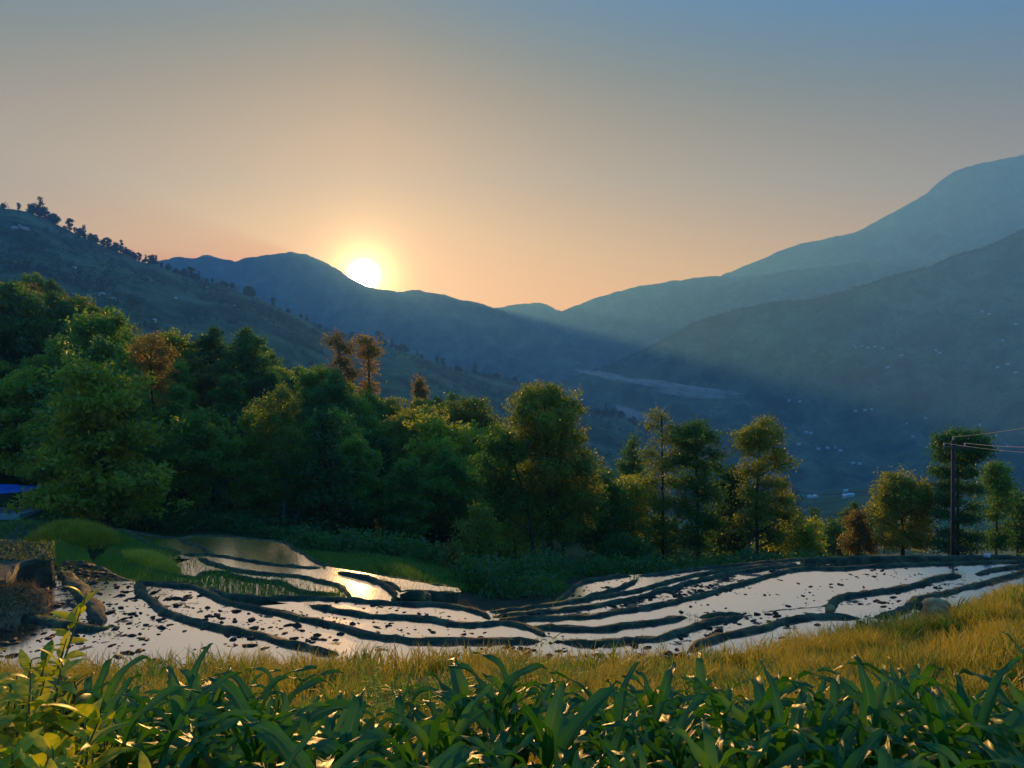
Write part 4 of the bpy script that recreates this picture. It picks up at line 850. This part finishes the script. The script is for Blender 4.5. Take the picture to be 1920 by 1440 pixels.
link('tarp', tm, M['tarp'], sh)
for (x, y) in ((lp(17, 962).x - sh.location.x, .0), (lp(17, 962).x - sh.location.x, 2.4), (-4.2, 0), (-4.2, 2.4)):
    mb = MB(); mb.tube([(x, y, 0), (x + .02, y, 1.0), (x, y, 1.62)], [.05, .045, .045], 7); link('post', mb.mesh('post'), M['wood'], sh)

# utility pole, wires, stake, boulder
d = 40.0; b = at(1787, 1046, d); gz = float(land_z(b.x, d)); topz = at(1787, 826, d).z; Hh = topz - gz
up = thing('utility_pole', 'dark wooden utility pole with crossarm beyond the wide paddy', 'pole', (b.x, d, gz))
mb = MB(); mb.tube([(0, 0, -.4), (0, 0, Hh * .5), (0, 0, Hh)], [.12, .10, .085], 10); link('pole', mb.mesh('pole', True), M['pole'], up)
mb = MB(); mb.box((0, -.13, Hh - .38), (1.25, .09, .1)); link('crossarm', mb.mesh('crossarm'), M['wood'], up)
ins = []
for x in (-.56, .0, .56):
    mb = MB(); zz = Hh - .32 if x else Hh; mb.tube([(x, -.13 if x else 0, zz), (x, -.13 if x else 0, zz + .06), (x, -.13 if x else 0, zz + .1), (x, -.13 if x else 0, zz + .2)], [.02, .06, .035, .05], 8)
    link('insulator', mb.mesh('insulator', True), M['ceramic'], up); ins.append(Vector((b.x + x, d - (.13 if x else 0), gz + zz + .2)))
for i, (py, lab) in enumerate(((832, 'lowest power line running from the pole to the right edge'), (786, 'uppermost power line running from the pole to the right edge'), (822, 'middle power line running from the pole to the right edge'))):
    e = at(1920, py, 33) ; s0 = ins[i]; v = e - s0; e2 = s0 + v * 3.2
    pts = [s0.lerp(e2, t) - Vector((0, 0, .45 * 4 * t * (1 - t))) for t in np.linspace(0, 1, 28)]
    mb = MB(); mb.tube(pts, [.010] * 28, 5); o = link('power_line', mb.mesh('power_line'), M['wire']); tag(o, lab, 'cable', 'power lines')
st = on(1787, 1077, Z4)
mb = MB(); mb.tube([(0, 0, -.3), (.01, 0, .1), (-.01, .01, .34)], [.03, .028, .022], 7); o = link('wooden_stake', mb.mesh('wooden_stake'), M['wood'], loc=st); tag(o, 'short dark stake standing in the wide paddy by the bund', 'stake')
def rock(name, loc, size, mat, seed, label, cat):
    r = np.random.default_rng(seed); me = bpy.data.meshes.new(name); import bmesh
    bm = bmesh.new(); bmesh.ops.create_icosphere(bm, subdivisions=4, radius=1)
    for v in bm.verts:
        c = v.co; f = 1 + .35 * float(fbm(np.array(c.x * 1.3 + 5 + c.z), np.array(c.y * 1.3 + c.z * .7), 4, seed)) + .1 * float(fbm(np.array(c.x * 4 + c.z * 2), np.array(c.y * 4), 3, seed + 1))
        q = Vector((round(c.x * 2.2) / 2.2, round(c.y * 2.2) / 2.2, round(c.z * 2.2) / 2.2)); v.co = Vector([a * s for a, s in zip(c.lerp(q, .35) * f, size)])
    bm.to_mesh(me); bm.free(); me.update(); me.polygons.foreach_set('use_smooth', np.ones(len(me.polygons), bool))
    o = link(name, me, M[mat], loc=loc); return tag(o, label, cat)
p = at(1743, 1150, 17.6); rock('boulder', (p.x, p.y - .25, p.z + .16), (.30, .26, .27), 'boulder', 3, 'tan boulder on the grassy bank beside the right-hand pools', 'rock')
p = on(1557, 1146, Z0); rock('stone', (p.x, p.y, p.z + .05), (.12, .1, .12), 'boulder', 5, 'small stone where two bunds meet at the wide paddy corner', 'rock')
p = on(1851, 1052, Z4); rock('white_stone', (p.x, p.y, p.z + .22), (.14, .09, .09), 'white_stone', 8, 'small white stone on the far bund of the wide paddy', 'rock')

# houses scattered over ridge, forest and valley sides
def house_meshes(w, l, h, kind):
    mb = MB(); mb.box((0, 0, h / 2 - 1), (w, l, h + 2)); wall = mb.mesh('wall')
    mb = MB(); e = .5; r = w * .28
    mb.add([(-w / 2 - e, -l / 2 - e, h - .15), (w / 2 + e, -l / 2 - e, h - .15), (w / 2 + e, l / 2 + e, h - .15), (-w / 2 - e, l / 2 + e, h - .15), (0, -l / 2 - e, h + r), (0, l / 2 + e, h + r)],
           [(0, 3, 5, 4), (1, 4, 5, 2), (0, 4, 1), (3, 2, 5), (0, 1, 2, 3)]); roof = mb.mesh('roof')
    mb = MB(); mb.box((w * .2, -l / 2 - .03, 1.0), (.9, .08, 2.0)); door = mb.mesh('door')
    mb = MB(); mb.box((-w * .22, -l / 2 - .03, 1.5), (1.0, .08, 1.0)); win = mb.mesh('window')
    wall.materials.append(M['plaster']); roof.materials.append(M['tin_roof']); door.materials.append(M['wood']); win.materials.append(M['window'])
    return wall, roof, door, win
HM = [house_meshes(5, 8, 3, 0), house_meshes(6, 11, 4.5, 1), house_meshes(4.5, 6, 2.6, 0)]
bpy.context.view_layer.update()
dg = bpy.context.evaluated_depsgraph_get()
from mathutils.bvhtree import BVHTree
LANDN = [o for o in bpy.data.objects if o.type == 'MESH' and o.name.split('.')[0] in ('hillside', 'valley_side', 'valley_floor', 'far_ridge')]
TREES = [BVHTree.FromObject(o, dg) for o in LANDN]
def ray_land(px, py):
    dr = Vector((px - 960, F, 720 - py)).normalized(); best = None
    for t in TREES:
        h = t.ray_cast(Vector((0, 0, 0)), dr)
        if h[0] is not None and (best is None or h[3] < best[1]): best = (h[0], h[3])
    return best[0] if best else None
# tiny trees roughening the crest and face of the right valley side
random.seed(8); C = []
CX = [(1100, 697), (1160, 676), (1240, 640), (1300, 605), (1380, 580), (1450, 566), (1530, 560), (1600, 540), (1680, 515), (1740, 500), (1790, 478), (1850, 462), (1920, 430)]
for i in range(900):
    px = random.uniform(1110, 1920); py = np.interp(px, [c[0] for c in CX], [c[1] for c in CX]) + (random.uniform(1, 5) if i < 330 else random.uniform(6, 240)); p = ray_land(px, py)
    if p is None or p.y > 2700: continue
    sz = random.uniform(2.0, 5.5)
    for q in range(5): C.append((p.x + random.gauss(0, sz * .5), p.y + random.gauss(0, sz * .5), p.z + random.uniform(.3, 1.4) * sz))
tag(link('distant_wood', mesh_from('distant_wood', leaf_cloud(np.array(C), 8, 1.3, 1.5), 4), M['leaf_far']), 'tiny far trees along the crest and face of the right valley side', 'woodland', kind='stuff')
random.seed(14)
def house(px, py, k, label, group=None, sc=1.0):
    p = ray_land(px, py)
    if p is None or p.z > 900: return
    t = thing('house', label, 'house', p, group, random.uniform(-.6, .6) + (math.pi / 2 if random.random() < .5 else 0), sc)
    for nme, me in zip(('wall', 'roof', 'door', 'window'), HM[k]): link(nme, me, None, t)
for px, py in ((28, 430), (38, 427), (49, 431)): house(px, py, 0, 'pale house high on the left ridge near the top edge of the slope', 'houses high on the left ridge', .8)
for px, py in ((167, 556), (184, 554), (193, 553), (213, 562), (166, 570)): house(px, py, 2, 'pale tin-roofed house in the cluster halfway up the left ridge', 'house cluster on the left ridge', .7)
for px, py in ((140, 503), (330, 560), (388, 540), (440, 575), (290, 602)): house(px, py, 2, 'small pale house among terraces of the left ridge', 'scattered houses on the left ridge', .6)
house(517, 703, 2, 'white-roofed hut showing between trees right of the left forest', None, .35)
house(683, 748, 2, 'white-roofed hut among the trees below the tufted pair', None, .5)
for px, py in ((1842, 585), (1855, 590), (1905, 609), (1880, 640), (1870, 690), (1890, 684), (1905, 700)): house(px, py, 1, 'pale house high on the right valley side near the edge', 'houses high on the right valley side', .7)
for px, py in ((1604, 652), (1616, 650), (1628, 653), (1640, 651), (1655, 654), (1690, 668), (1755, 658), (1762, 663), (1665, 690)): house(px, py, 1, 'pale house in the hamlet on the right valley side', 'hamlet on the right valley side', .7)
for px, py in ((1480, 752), (1500, 754), (1605, 772), (1622, 770), (1634, 769), (1700, 795), (1712, 820), (1735, 785), (1838, 798), (1512, 812), (1520, 813), (1498, 834), (1535, 843), (1552, 841), (1566, 840), (1576, 846), (1600, 870), (1612, 871), (1870, 843), (1890, 838)): house(px, py, 1, 'small pale house low on the right valley side above the river', 'houses low on the right valley side', .7)
for px, py in ((1585, 923), (1594, 932), (1586, 934), (1520, 935), (1530, 934)): house(px, py, 1, 'pale roofed house on the valley bed beyond the lone trees', 'houses on the valley bed', .6)
house(1325, 968, 2, 'pale roof glimpsed between the tall tufted trees', None, .8)
# river reaches on the valley bed
def reach(pts, wd):
    q = [ray_land(px, py) for px, py in pts]; q = [p + Vector((0, 0, 1.2)) for p in q if p is not None]
    if len(q) > 1: ribbon('river', q, wd, None, M['river'])
reach([(1484, 876), (1492, 879), (1500, 882), (1510, 885)], 7)
reach([(1580, 888), (1598, 890), (1610, 893), (1626, 896), (1634, 898)], 9)
reach([(1652, 900), (1664, 903)], 9)

# ------------------------------------------------------------------ corn in the foreground
def corn_leaf_mat():
    m, t = new_mat('corn_leaf')
    uv = N(t, 'ShaderNodeTexCoord'); sp = N(t, 'ShaderNodeSeparateXYZ'); t.links.new(uv.outputs['UV'], sp.inputs[0])
    a = N(t, 'ShaderNodeMath', operation='SUBTRACT'); a.inputs[1].default_value = .5; t.links.new(sp.outputs[0], a.inputs[0])
    b = N(t, 'ShaderNodeMath', operation='ABSOLUTE'); t.links.new(a.outputs[0], b.inputs[0])
    rib = ramp(t, b.outputs[0], [(.03, (1, 1, 1)), (.07, (0, 0, 0))])
    oi = N(t, 'ShaderNodeObjectInfo'); n = noise(t, 5, 4); ad = N(t, 'ShaderNodeMath', operation='MULTIPLY_ADD'); ad.inputs[1].default_value = .4
    t.links.new(oi.outputs['Random'], ad.inputs[0]); mm = N(t, 'ShaderNodeMath', operation='MULTIPLY'); mm.inputs[1].default_value = .6; t.links.new(n.outputs[0], mm.inputs[0]); t.links.new(mm.outputs[0], ad.inputs[2])
    r = ramp(t, ad.outputs[0], [(.15, (.012, .095, .018)), (.5, (.032, .165, .022)), (.85, (.11, .28, .025))])
    mx = N(t, 'ShaderNodeMixRGB'); t.links.new(rib.outputs[0], mx.inputs[0]); t.links.new(r.outputs[0], mx.inputs[1]); mx.inputs[2].default_value = (.09, .19, .05, 1)
    wv = N(t, 'ShaderNodeTexWave', inp={'Scale': 14, 'Distortion': .3}); t.links.new(uv.outputs['UV'], wv.inputs['Vector'])
    bp = N(t, 'ShaderNodeBump', inp={'Strength': .25, 'Distance': .004}); t.links.new(wv.outputs[0], bp.inputs['Height'])
    p = N(t, 'ShaderNodeBsdfPrincipled', inp={'Roughness': .34}); p.inputs['Specular IOR Level'].default_value = .42
    t.links.new(mx.outputs[0], p.inputs['Base Color']); t.links.new(bp.outputs[0], p.inputs['Normal'])
    tr = N(t, 'ShaderNodeBsdfTranslucent'); mu = N(t, 'ShaderNodeMixRGB', blend_type='MULTIPLY'); mu.inputs[0].default_value = 1; mu.inputs[2].default_value = (1.5, 1.35, .5, 1)
    t.links.new(mx.outputs[0], mu.inputs[1]); t.links.new(mu.outputs[0], tr.inputs[0])
    x = N(t, 'ShaderNodeMixShader'); x.inputs[0].default_value = .38; t.links.new(p.outputs[0], x.inputs[1]); t.links.new(tr.outputs[0], x.inputs[2])
    o = N(t, 'ShaderNodeOutputMaterial'); t.links.new(x.outputs[0], o.inputs[0]); return m
M['corn_leaf'] = corn_leaf_mat()
M['corn_stalk'] = solid_mat('corn_stalk', [(.3, (.05, .09, .02)), (.7, (.12, .16, .04))], 8, .5, .1)
def corn_leaf(L, Wd, e0, bend, twist, wave, seed):
    r = random.Random(seed); n = 13; ang = e0; p = Vector((0, 0, 0)); V = []; UV = []
    for i in range(n):
        t = i / (n - 1); w = Wd * min(1, (t + .06) * 5) ** .6 * (1 - t ** 2.2) ** .9 * .5 + .002
        a = e0 - bend * t ** 1.9; dr = Vector((math.cos(a), 0, math.sin(a))); up = Vector((-math.sin(a), 0, math.cos(a)))
        tw = twist * t * t; sd = Vector((0, 1, 0)) * math.cos(tw) + up * math.sin(tw); up2 = up * math.cos(tw) - Vector((0, 1, 0)) * math.sin(tw)
        fold = .55 * (1 - .6 * t)
        for k, q in enumerate((-1, -.5, 0, .5, 1)):
            wv = wave * Wd * (q * q) * math.sin(t * 15 + seed + (1.3 if q > 0 else 0)) * t
            V.append(p + sd * (q * w) + up2 * (abs(q) * w * fold + wv)); UV.append(((q + 1) / 2, t))
        p = p + dr * (L / (n - 1))
    return mesh_from('leaf', [tuple(v) for v in V], 4, grid_idx(n, 5), True, UV)
LEAVES = {'low': [], 'mid': [], 'top': []}
for i in range(7):
    r = random.Random(100 + i)
    LEAVES['low'].append(corn_leaf(r.uniform(.45, .6), r.uniform(.06, .075), math.radians(r.uniform(45, 60)), math.radians(r.uniform(110, 160)), r.uniform(-.8, .8), .28, i))
    LEAVES['mid'].append(corn_leaf(r.uniform(.66, .9), r.uniform(.08, .11), math.radians(r.uniform(55, 70)), math.radians(r.uniform(110, 165)), r.uniform(-1.1, 1.1), .30, i + 20))
    LEAVES['top'].append(corn_leaf(r.uniform(.45, .68), r.uniform(.065, .09), math.radians(r.uniform(66, 80)), math.radians(r.uniform(60, 150)), r.uniform(-.9, .9), .28, i + 40))
for ls in LEAVES.values():
    for me in ls: me.materials.append(M['corn_leaf'])
STALK = []
for i in range(3):
    mb = MB(); rr = random.Random(i); mb.tube([(0, 0, -.08), (rr.uniform(-.01, .01), 0, .2), (rr.uniform(-.015, .015), rr.uniform(-.01, .01), .45), (0, 0, .72)], [.014, .012, .010, .006], 7)
    me = mb.mesh('stalk', True); me.materials.append(M['corn_stalk']); STALK.append(me)
random.seed(77); npl = 0; row = 0; yy = 2.15; spots = []
while yy < 8.3:
    hw = .76 * yy + .6; x = -hw + random.random() * .3
    while x < hw:
        px = px_of(x, yy); far = np.interp(px, [-100, 120, 200, 500, 640, 900, 1100, 1300, 1500, 1700, 2000], [5.2, 5.6, 7.1, 7.2, 6.1, 6.1, 7.3, 7.4, 6.4, 6.8, 6.8])
        if not (px < 190 and yy < 4.6) and yy < far + random.uniform(-.4, .3): spots.append((x + random.gauss(0, .06), yy + random.gauss(0, .07)))
        x += random.uniform(.26, .40)
    yy += .40
spots.sort(key=lambda p: p[1]); print('corn plants', len(spots))
if len(spots) > 300: random.shuffle(spots); spots = spots[:300]
for (x, y) in spots:
    sc = random.choice([.8, .9, 1.0, 1.1, 1.22]) * random.uniform(.82, .95) * float(np.interp(y, [2, 4], [.78, 1]))
    t = thing('corn_plant', 'leafy green corn plant standing in the foreground cornfield', 'corn', (x, y, float(land_z(x, y))), 'corn plants in the foreground field', random.uniform(0, 6.28), sc)
    t.rotation_euler[0] = random.gauss(0, .05); t.rotation_euler[1] = random.gauss(0, .05)
    link('stalk', random.choice(STALK), None, t)
    nl = random.randint(8, 10); a0 = random.uniform(0, 6.28)
    for i in range(nl):
        f = i / (nl - 1); k = 'low' if f < .25 else ('mid' if f < .72 else 'top')
        o = link('leaf', random.choice(LEAVES[k]), None, t, (0, 0, .06 + .60 * f)); o.rotation_euler = (random.gauss(0, .12), random.gauss(0, .1), a0 + i * math.pi + random.gauss(0, .35))
        s = random.uniform(.85, 1.15); o.scale = (s, s, s)

# ------------------------------------------------------------------ leafy shrubs at the lower left
def oval_leaf(L, Wd, bend, seed):
    n = 7; V = []; UV = []; p = Vector((0, 0, 0))
    for i in range(n):
        t = i / (n - 1); a = .35 - bend * t; w = Wd * math.sin(math.pi * (.04 + .92 * t) ** .8) * .5 + .001
        for q in (-1, 0, 1): V.append(p + Vector((0, q * w, abs(q) * w * .35))); UV.append(((q + 1) / 2, t))
        p = p + Vector((math.cos(a), 0, math.sin(a))) * (L / (n - 1))
    me = mesh_from('leaf', [tuple(v) for v in V], 4, grid_idx(n, 3), True, UV); return me
def shrub(name, label, x, y, H, R, nst, nlf, mat, seed, lsize):
    r = random.Random(seed); lm = [oval_leaf(lsize * r.uniform(.8, 1.3), lsize * .36, r.uniform(.3, 1.0), i) for i in range(4)]
    for me in lm: me.materials.append(M[mat])
    t = thing(name, label, 'shrub', (x, y, float(land_z(x, y))))
    cnt = 0
    for s in range(nst):
        a = r.uniform(0, 6.28); tip = Vector((math.cos(a) * R * r.uniform(.2, 1), math.sin(a) * R * r.uniform(.2, 1), H * r.uniform(.65, 1.0))); b0 = Vector((math.cos(a) * .05, math.sin(a) * .05, -.05)); mid = b0.lerp(tip, .5) + Vector((0, 0, .12 * H))
        pts = [b0, b0.lerp(mid, .6), mid, mid.lerp(tip, .55), tip]; mb = MB(); mb.tube(pts, [.012, .010, .008, .006, .003], 6); link('stem', mb.mesh('stem', True), M['corn_stalk'] if mat == 'shrub_leaf' else M['bark'], t)
        per = nlf // nst
        for k in range(per):
            f = .12 + .88 * k / per; seg = min(3, int(f * 4)); g = f * 4 - seg; p = pts[seg].lerp(pts[seg + 1], min(1, g))
            o = link('leaf', r.choice(lm), None, t, p); o.rotation_euler = (r.gauss(0, .3), r.uniform(-.9, .2), k * 2.4 + r.gauss(0, .4)); q = r.uniform(.7, 1.15); o.scale = (q, q, q); cnt += 1
def gp(px, dd): return (px - 960) / F * dd
shrub('leafy_shrub', 'yellow-green leafy shrub in the lower left corner of the picture', gp(30, 3.2), 3.2, 1.22, .45, 14, 295, 'shrub_leaf', 1, .15)
shrub('leafy_shrub', 'yellowish shrub beside the corn, right of the corner shrub', gp(140, 2.8), 2.8, .95, .32, 12, 290, 'shrub_leaf', 2, .14)
shrub('upright_shrub', 'dark upright narrow-leaved plant rising between the yellow shrubs', gp(104, 3.5), 3.5, 1.35, .10, 5, 260, 'shrub_dark', 3, .11)
shrub('leafy_shrub', 'yellow-green shrub behind the corner shrub at the left edge', gp(10, 4.3), 4.3, 1.45, .6, 14, 295, 'shrub_leaf', 4, .15)
shrub('leafy_shrub', 'low dark green shrub at the very bottom left', gp(70, 2.3), 2.3, .6, .35, 11, 280, 'shrub_dark', 6, .10)

shrub('leafy_shrub', 'bright yellow-leaved shrub just left of the nearest corn', gp(95, 2.55), 2.55, .85, .28, 11, 280, 'shrub_leaf', 11, .13)
shrub('leafy_shrub', 'tall yellow-green shrub touching the left picture edge', gp(-25, 3.7), 3.7, 1.35, .4, 12, 290, 'shrub_leaf', 12, .14)
shrub('leafy_shrub', 'olive shrub between the dark upright plant and the corn', gp(165, 3.9), 3.9, .95, .3, 11, 270, 'shrub_leaf', 13, .12)

# ------------------------------------------------------------------ smoke drifting over the valley
def smoke(name, label, px0, py0, px1, py1, d, thick, dens, sd):
    a = at(px0, py0, d); b = at(px1, py1, d + 60); L = (b - a).length; c = (a + b) / 2
    n1, n2 = 24, 12; V = []
    for i in range(n1):
        t = i / (n1 - 1); r = math.sin(math.pi * (.02 + .96 * t)) ** .6
        for k in range(n2):
            q = 2 * math.pi * k / n2; V.append(((t - .5) * L, math.cos(q) * r * thick * 1.6, math.sin(q) * r * thick + thick * .5 * math.sin(t * 5 + sd)))
    fs = [(i * n2 + k, i * n2 + (k + 1) % n2, (i + 1) * n2 + (k + 1) % n2, (i + 1) * n2 + k) for i in range(n1 - 1) for k in range(n2)] + [tuple(range(n2))[::-1], tuple(range((n1 - 1) * n2, n1 * n2))]
    me = bpy.data.meshes.new(name); me.from_pydata(V, [], fs); me.update()
    o = link(name, me, None, loc=c); v = b - a; o.rotation_euler = (0, -math.atan2(v.z, math.hypot(v.x, v.y)), math.atan2(v.y, v.x))
    m, t = new_mat(name + '_air'); tcn = N(t, 'ShaderNodeTexCoord'); mp = N(t, 'ShaderNodeMapping', inp={'Scale': (.35 / thick, 1.2 / thick, 2.4 / thick)}); t.links.new(tcn.outputs['Object'], mp.inputs[0])
    nz = N(t, 'ShaderNodeTexNoise', inp={'Scale': 1.0, 'Detail': 5, 'Roughness': .6, 'Distortion': 1.2}); t.links.new(mp.outputs[0], nz.inputs['Vector'])
    g = N(t, 'ShaderNodeMapRange', inp={1: .47, 2: .75, 3: 0, 4: dens}); t.links.new(nz.outputs[0], g.inputs[0])
    sp = N(t, 'ShaderNodeSeparateXYZ'); t.links.new(tcn.outputs['Generated'], sp.inputs[0]); ed = None
    for k in range(3):     # thin out towards the edges of the plume
        q = N(t, 'ShaderNodeMath', operation='MULTIPLY_ADD', inp={1: 2.0, 2: -1.0}); t.links.new(sp.outputs[k], q.inputs[0])
        q2 = N(t, 'ShaderNodeMath', operation='POWER', inp={1: 2.0}); ab = N(t, 'ShaderNodeMath', operation='ABSOLUTE'); t.links.new(q.outputs[0], ab.inputs[0]); t.links.new(ab.outputs[0], q2.inputs[0])
        if ed is None: ed = q2.outputs[0]
        else:
            s_ = N(t, 'ShaderNodeMath', operation='ADD'); t.links.new(ed, s_.inputs[0]); t.links.new(q2.outputs[0], s_.inputs[1]); ed = s_.outputs[0]
    inv = N(t, 'ShaderNodeMath', operation='SUBTRACT', use_clamp=True, inp={0: 1.0}); t.links.new(ed, inv.inputs[1])
    mu = N(t, 'ShaderNodeMath', operation='MULTIPLY'); t.links.new(g.outputs[0], mu.inputs[0]); t.links.new(inv.outputs[0], mu.inputs[1])
    pv = N(t, 'ShaderNodeVolumePrincipled', inp={'Anisotropy': .2}); pv.inputs[0].default_value = (.97, .96, .93, 1); t.links.new(mu.outputs[0], pv.inputs['Density'])
    oo = N(t, 'ShaderNodeOutputMaterial'); t.links.new(pv.outputs[0], oo.inputs['Volume']); me.materials.append(m)
    return tag(o, label, 'smoke', kind='stuff')
smoke('smoke_wisp', 'thin upper wisp of pale smoke starting behind the central tree', 1066, 694, 1235, 722, 1750, 9, .5, .5)
smoke('smoke_wisp', 'longest pale smoke wisp stretched across the blue valley', 1130, 708, 1395, 738, 1760, 11, .5, 1.3)
smoke('smoke_wisp', 'lower right tail of the pale smoke over the valley', 1210, 728, 1390, 748, 1740, 8, .5, 2.6)
smoke('smoke_plume', 'short pale smoke plume rising behind the end of the ridge', 1150, 758, 1232, 790, 1650, 15, .35, 2.0)

# ------------------------------------------------------------------ the hazy air of the valley
mb = MB(); mb.box((0, 2480, 555), (19000, 5160, 1690)); hz = link('haze', mb.mesh('haze'))
m, t = new_mat('haze'); v = N(t, 'ShaderNodeVolumePrincipled', inp={'Density': 2.25e-4, 'Anisotropy': .22})
v.inputs['Color'].default_value = (.20, .58, 1.0, 1)
o = N(t, 'ShaderNodeOutputMaterial'); t.links.new(v.outputs[0], o.inputs['Volume']); hz.data.materials.append(m)
tag(hz, 'pale morning haze filling the whole valley', 'haze', kind='stuff')
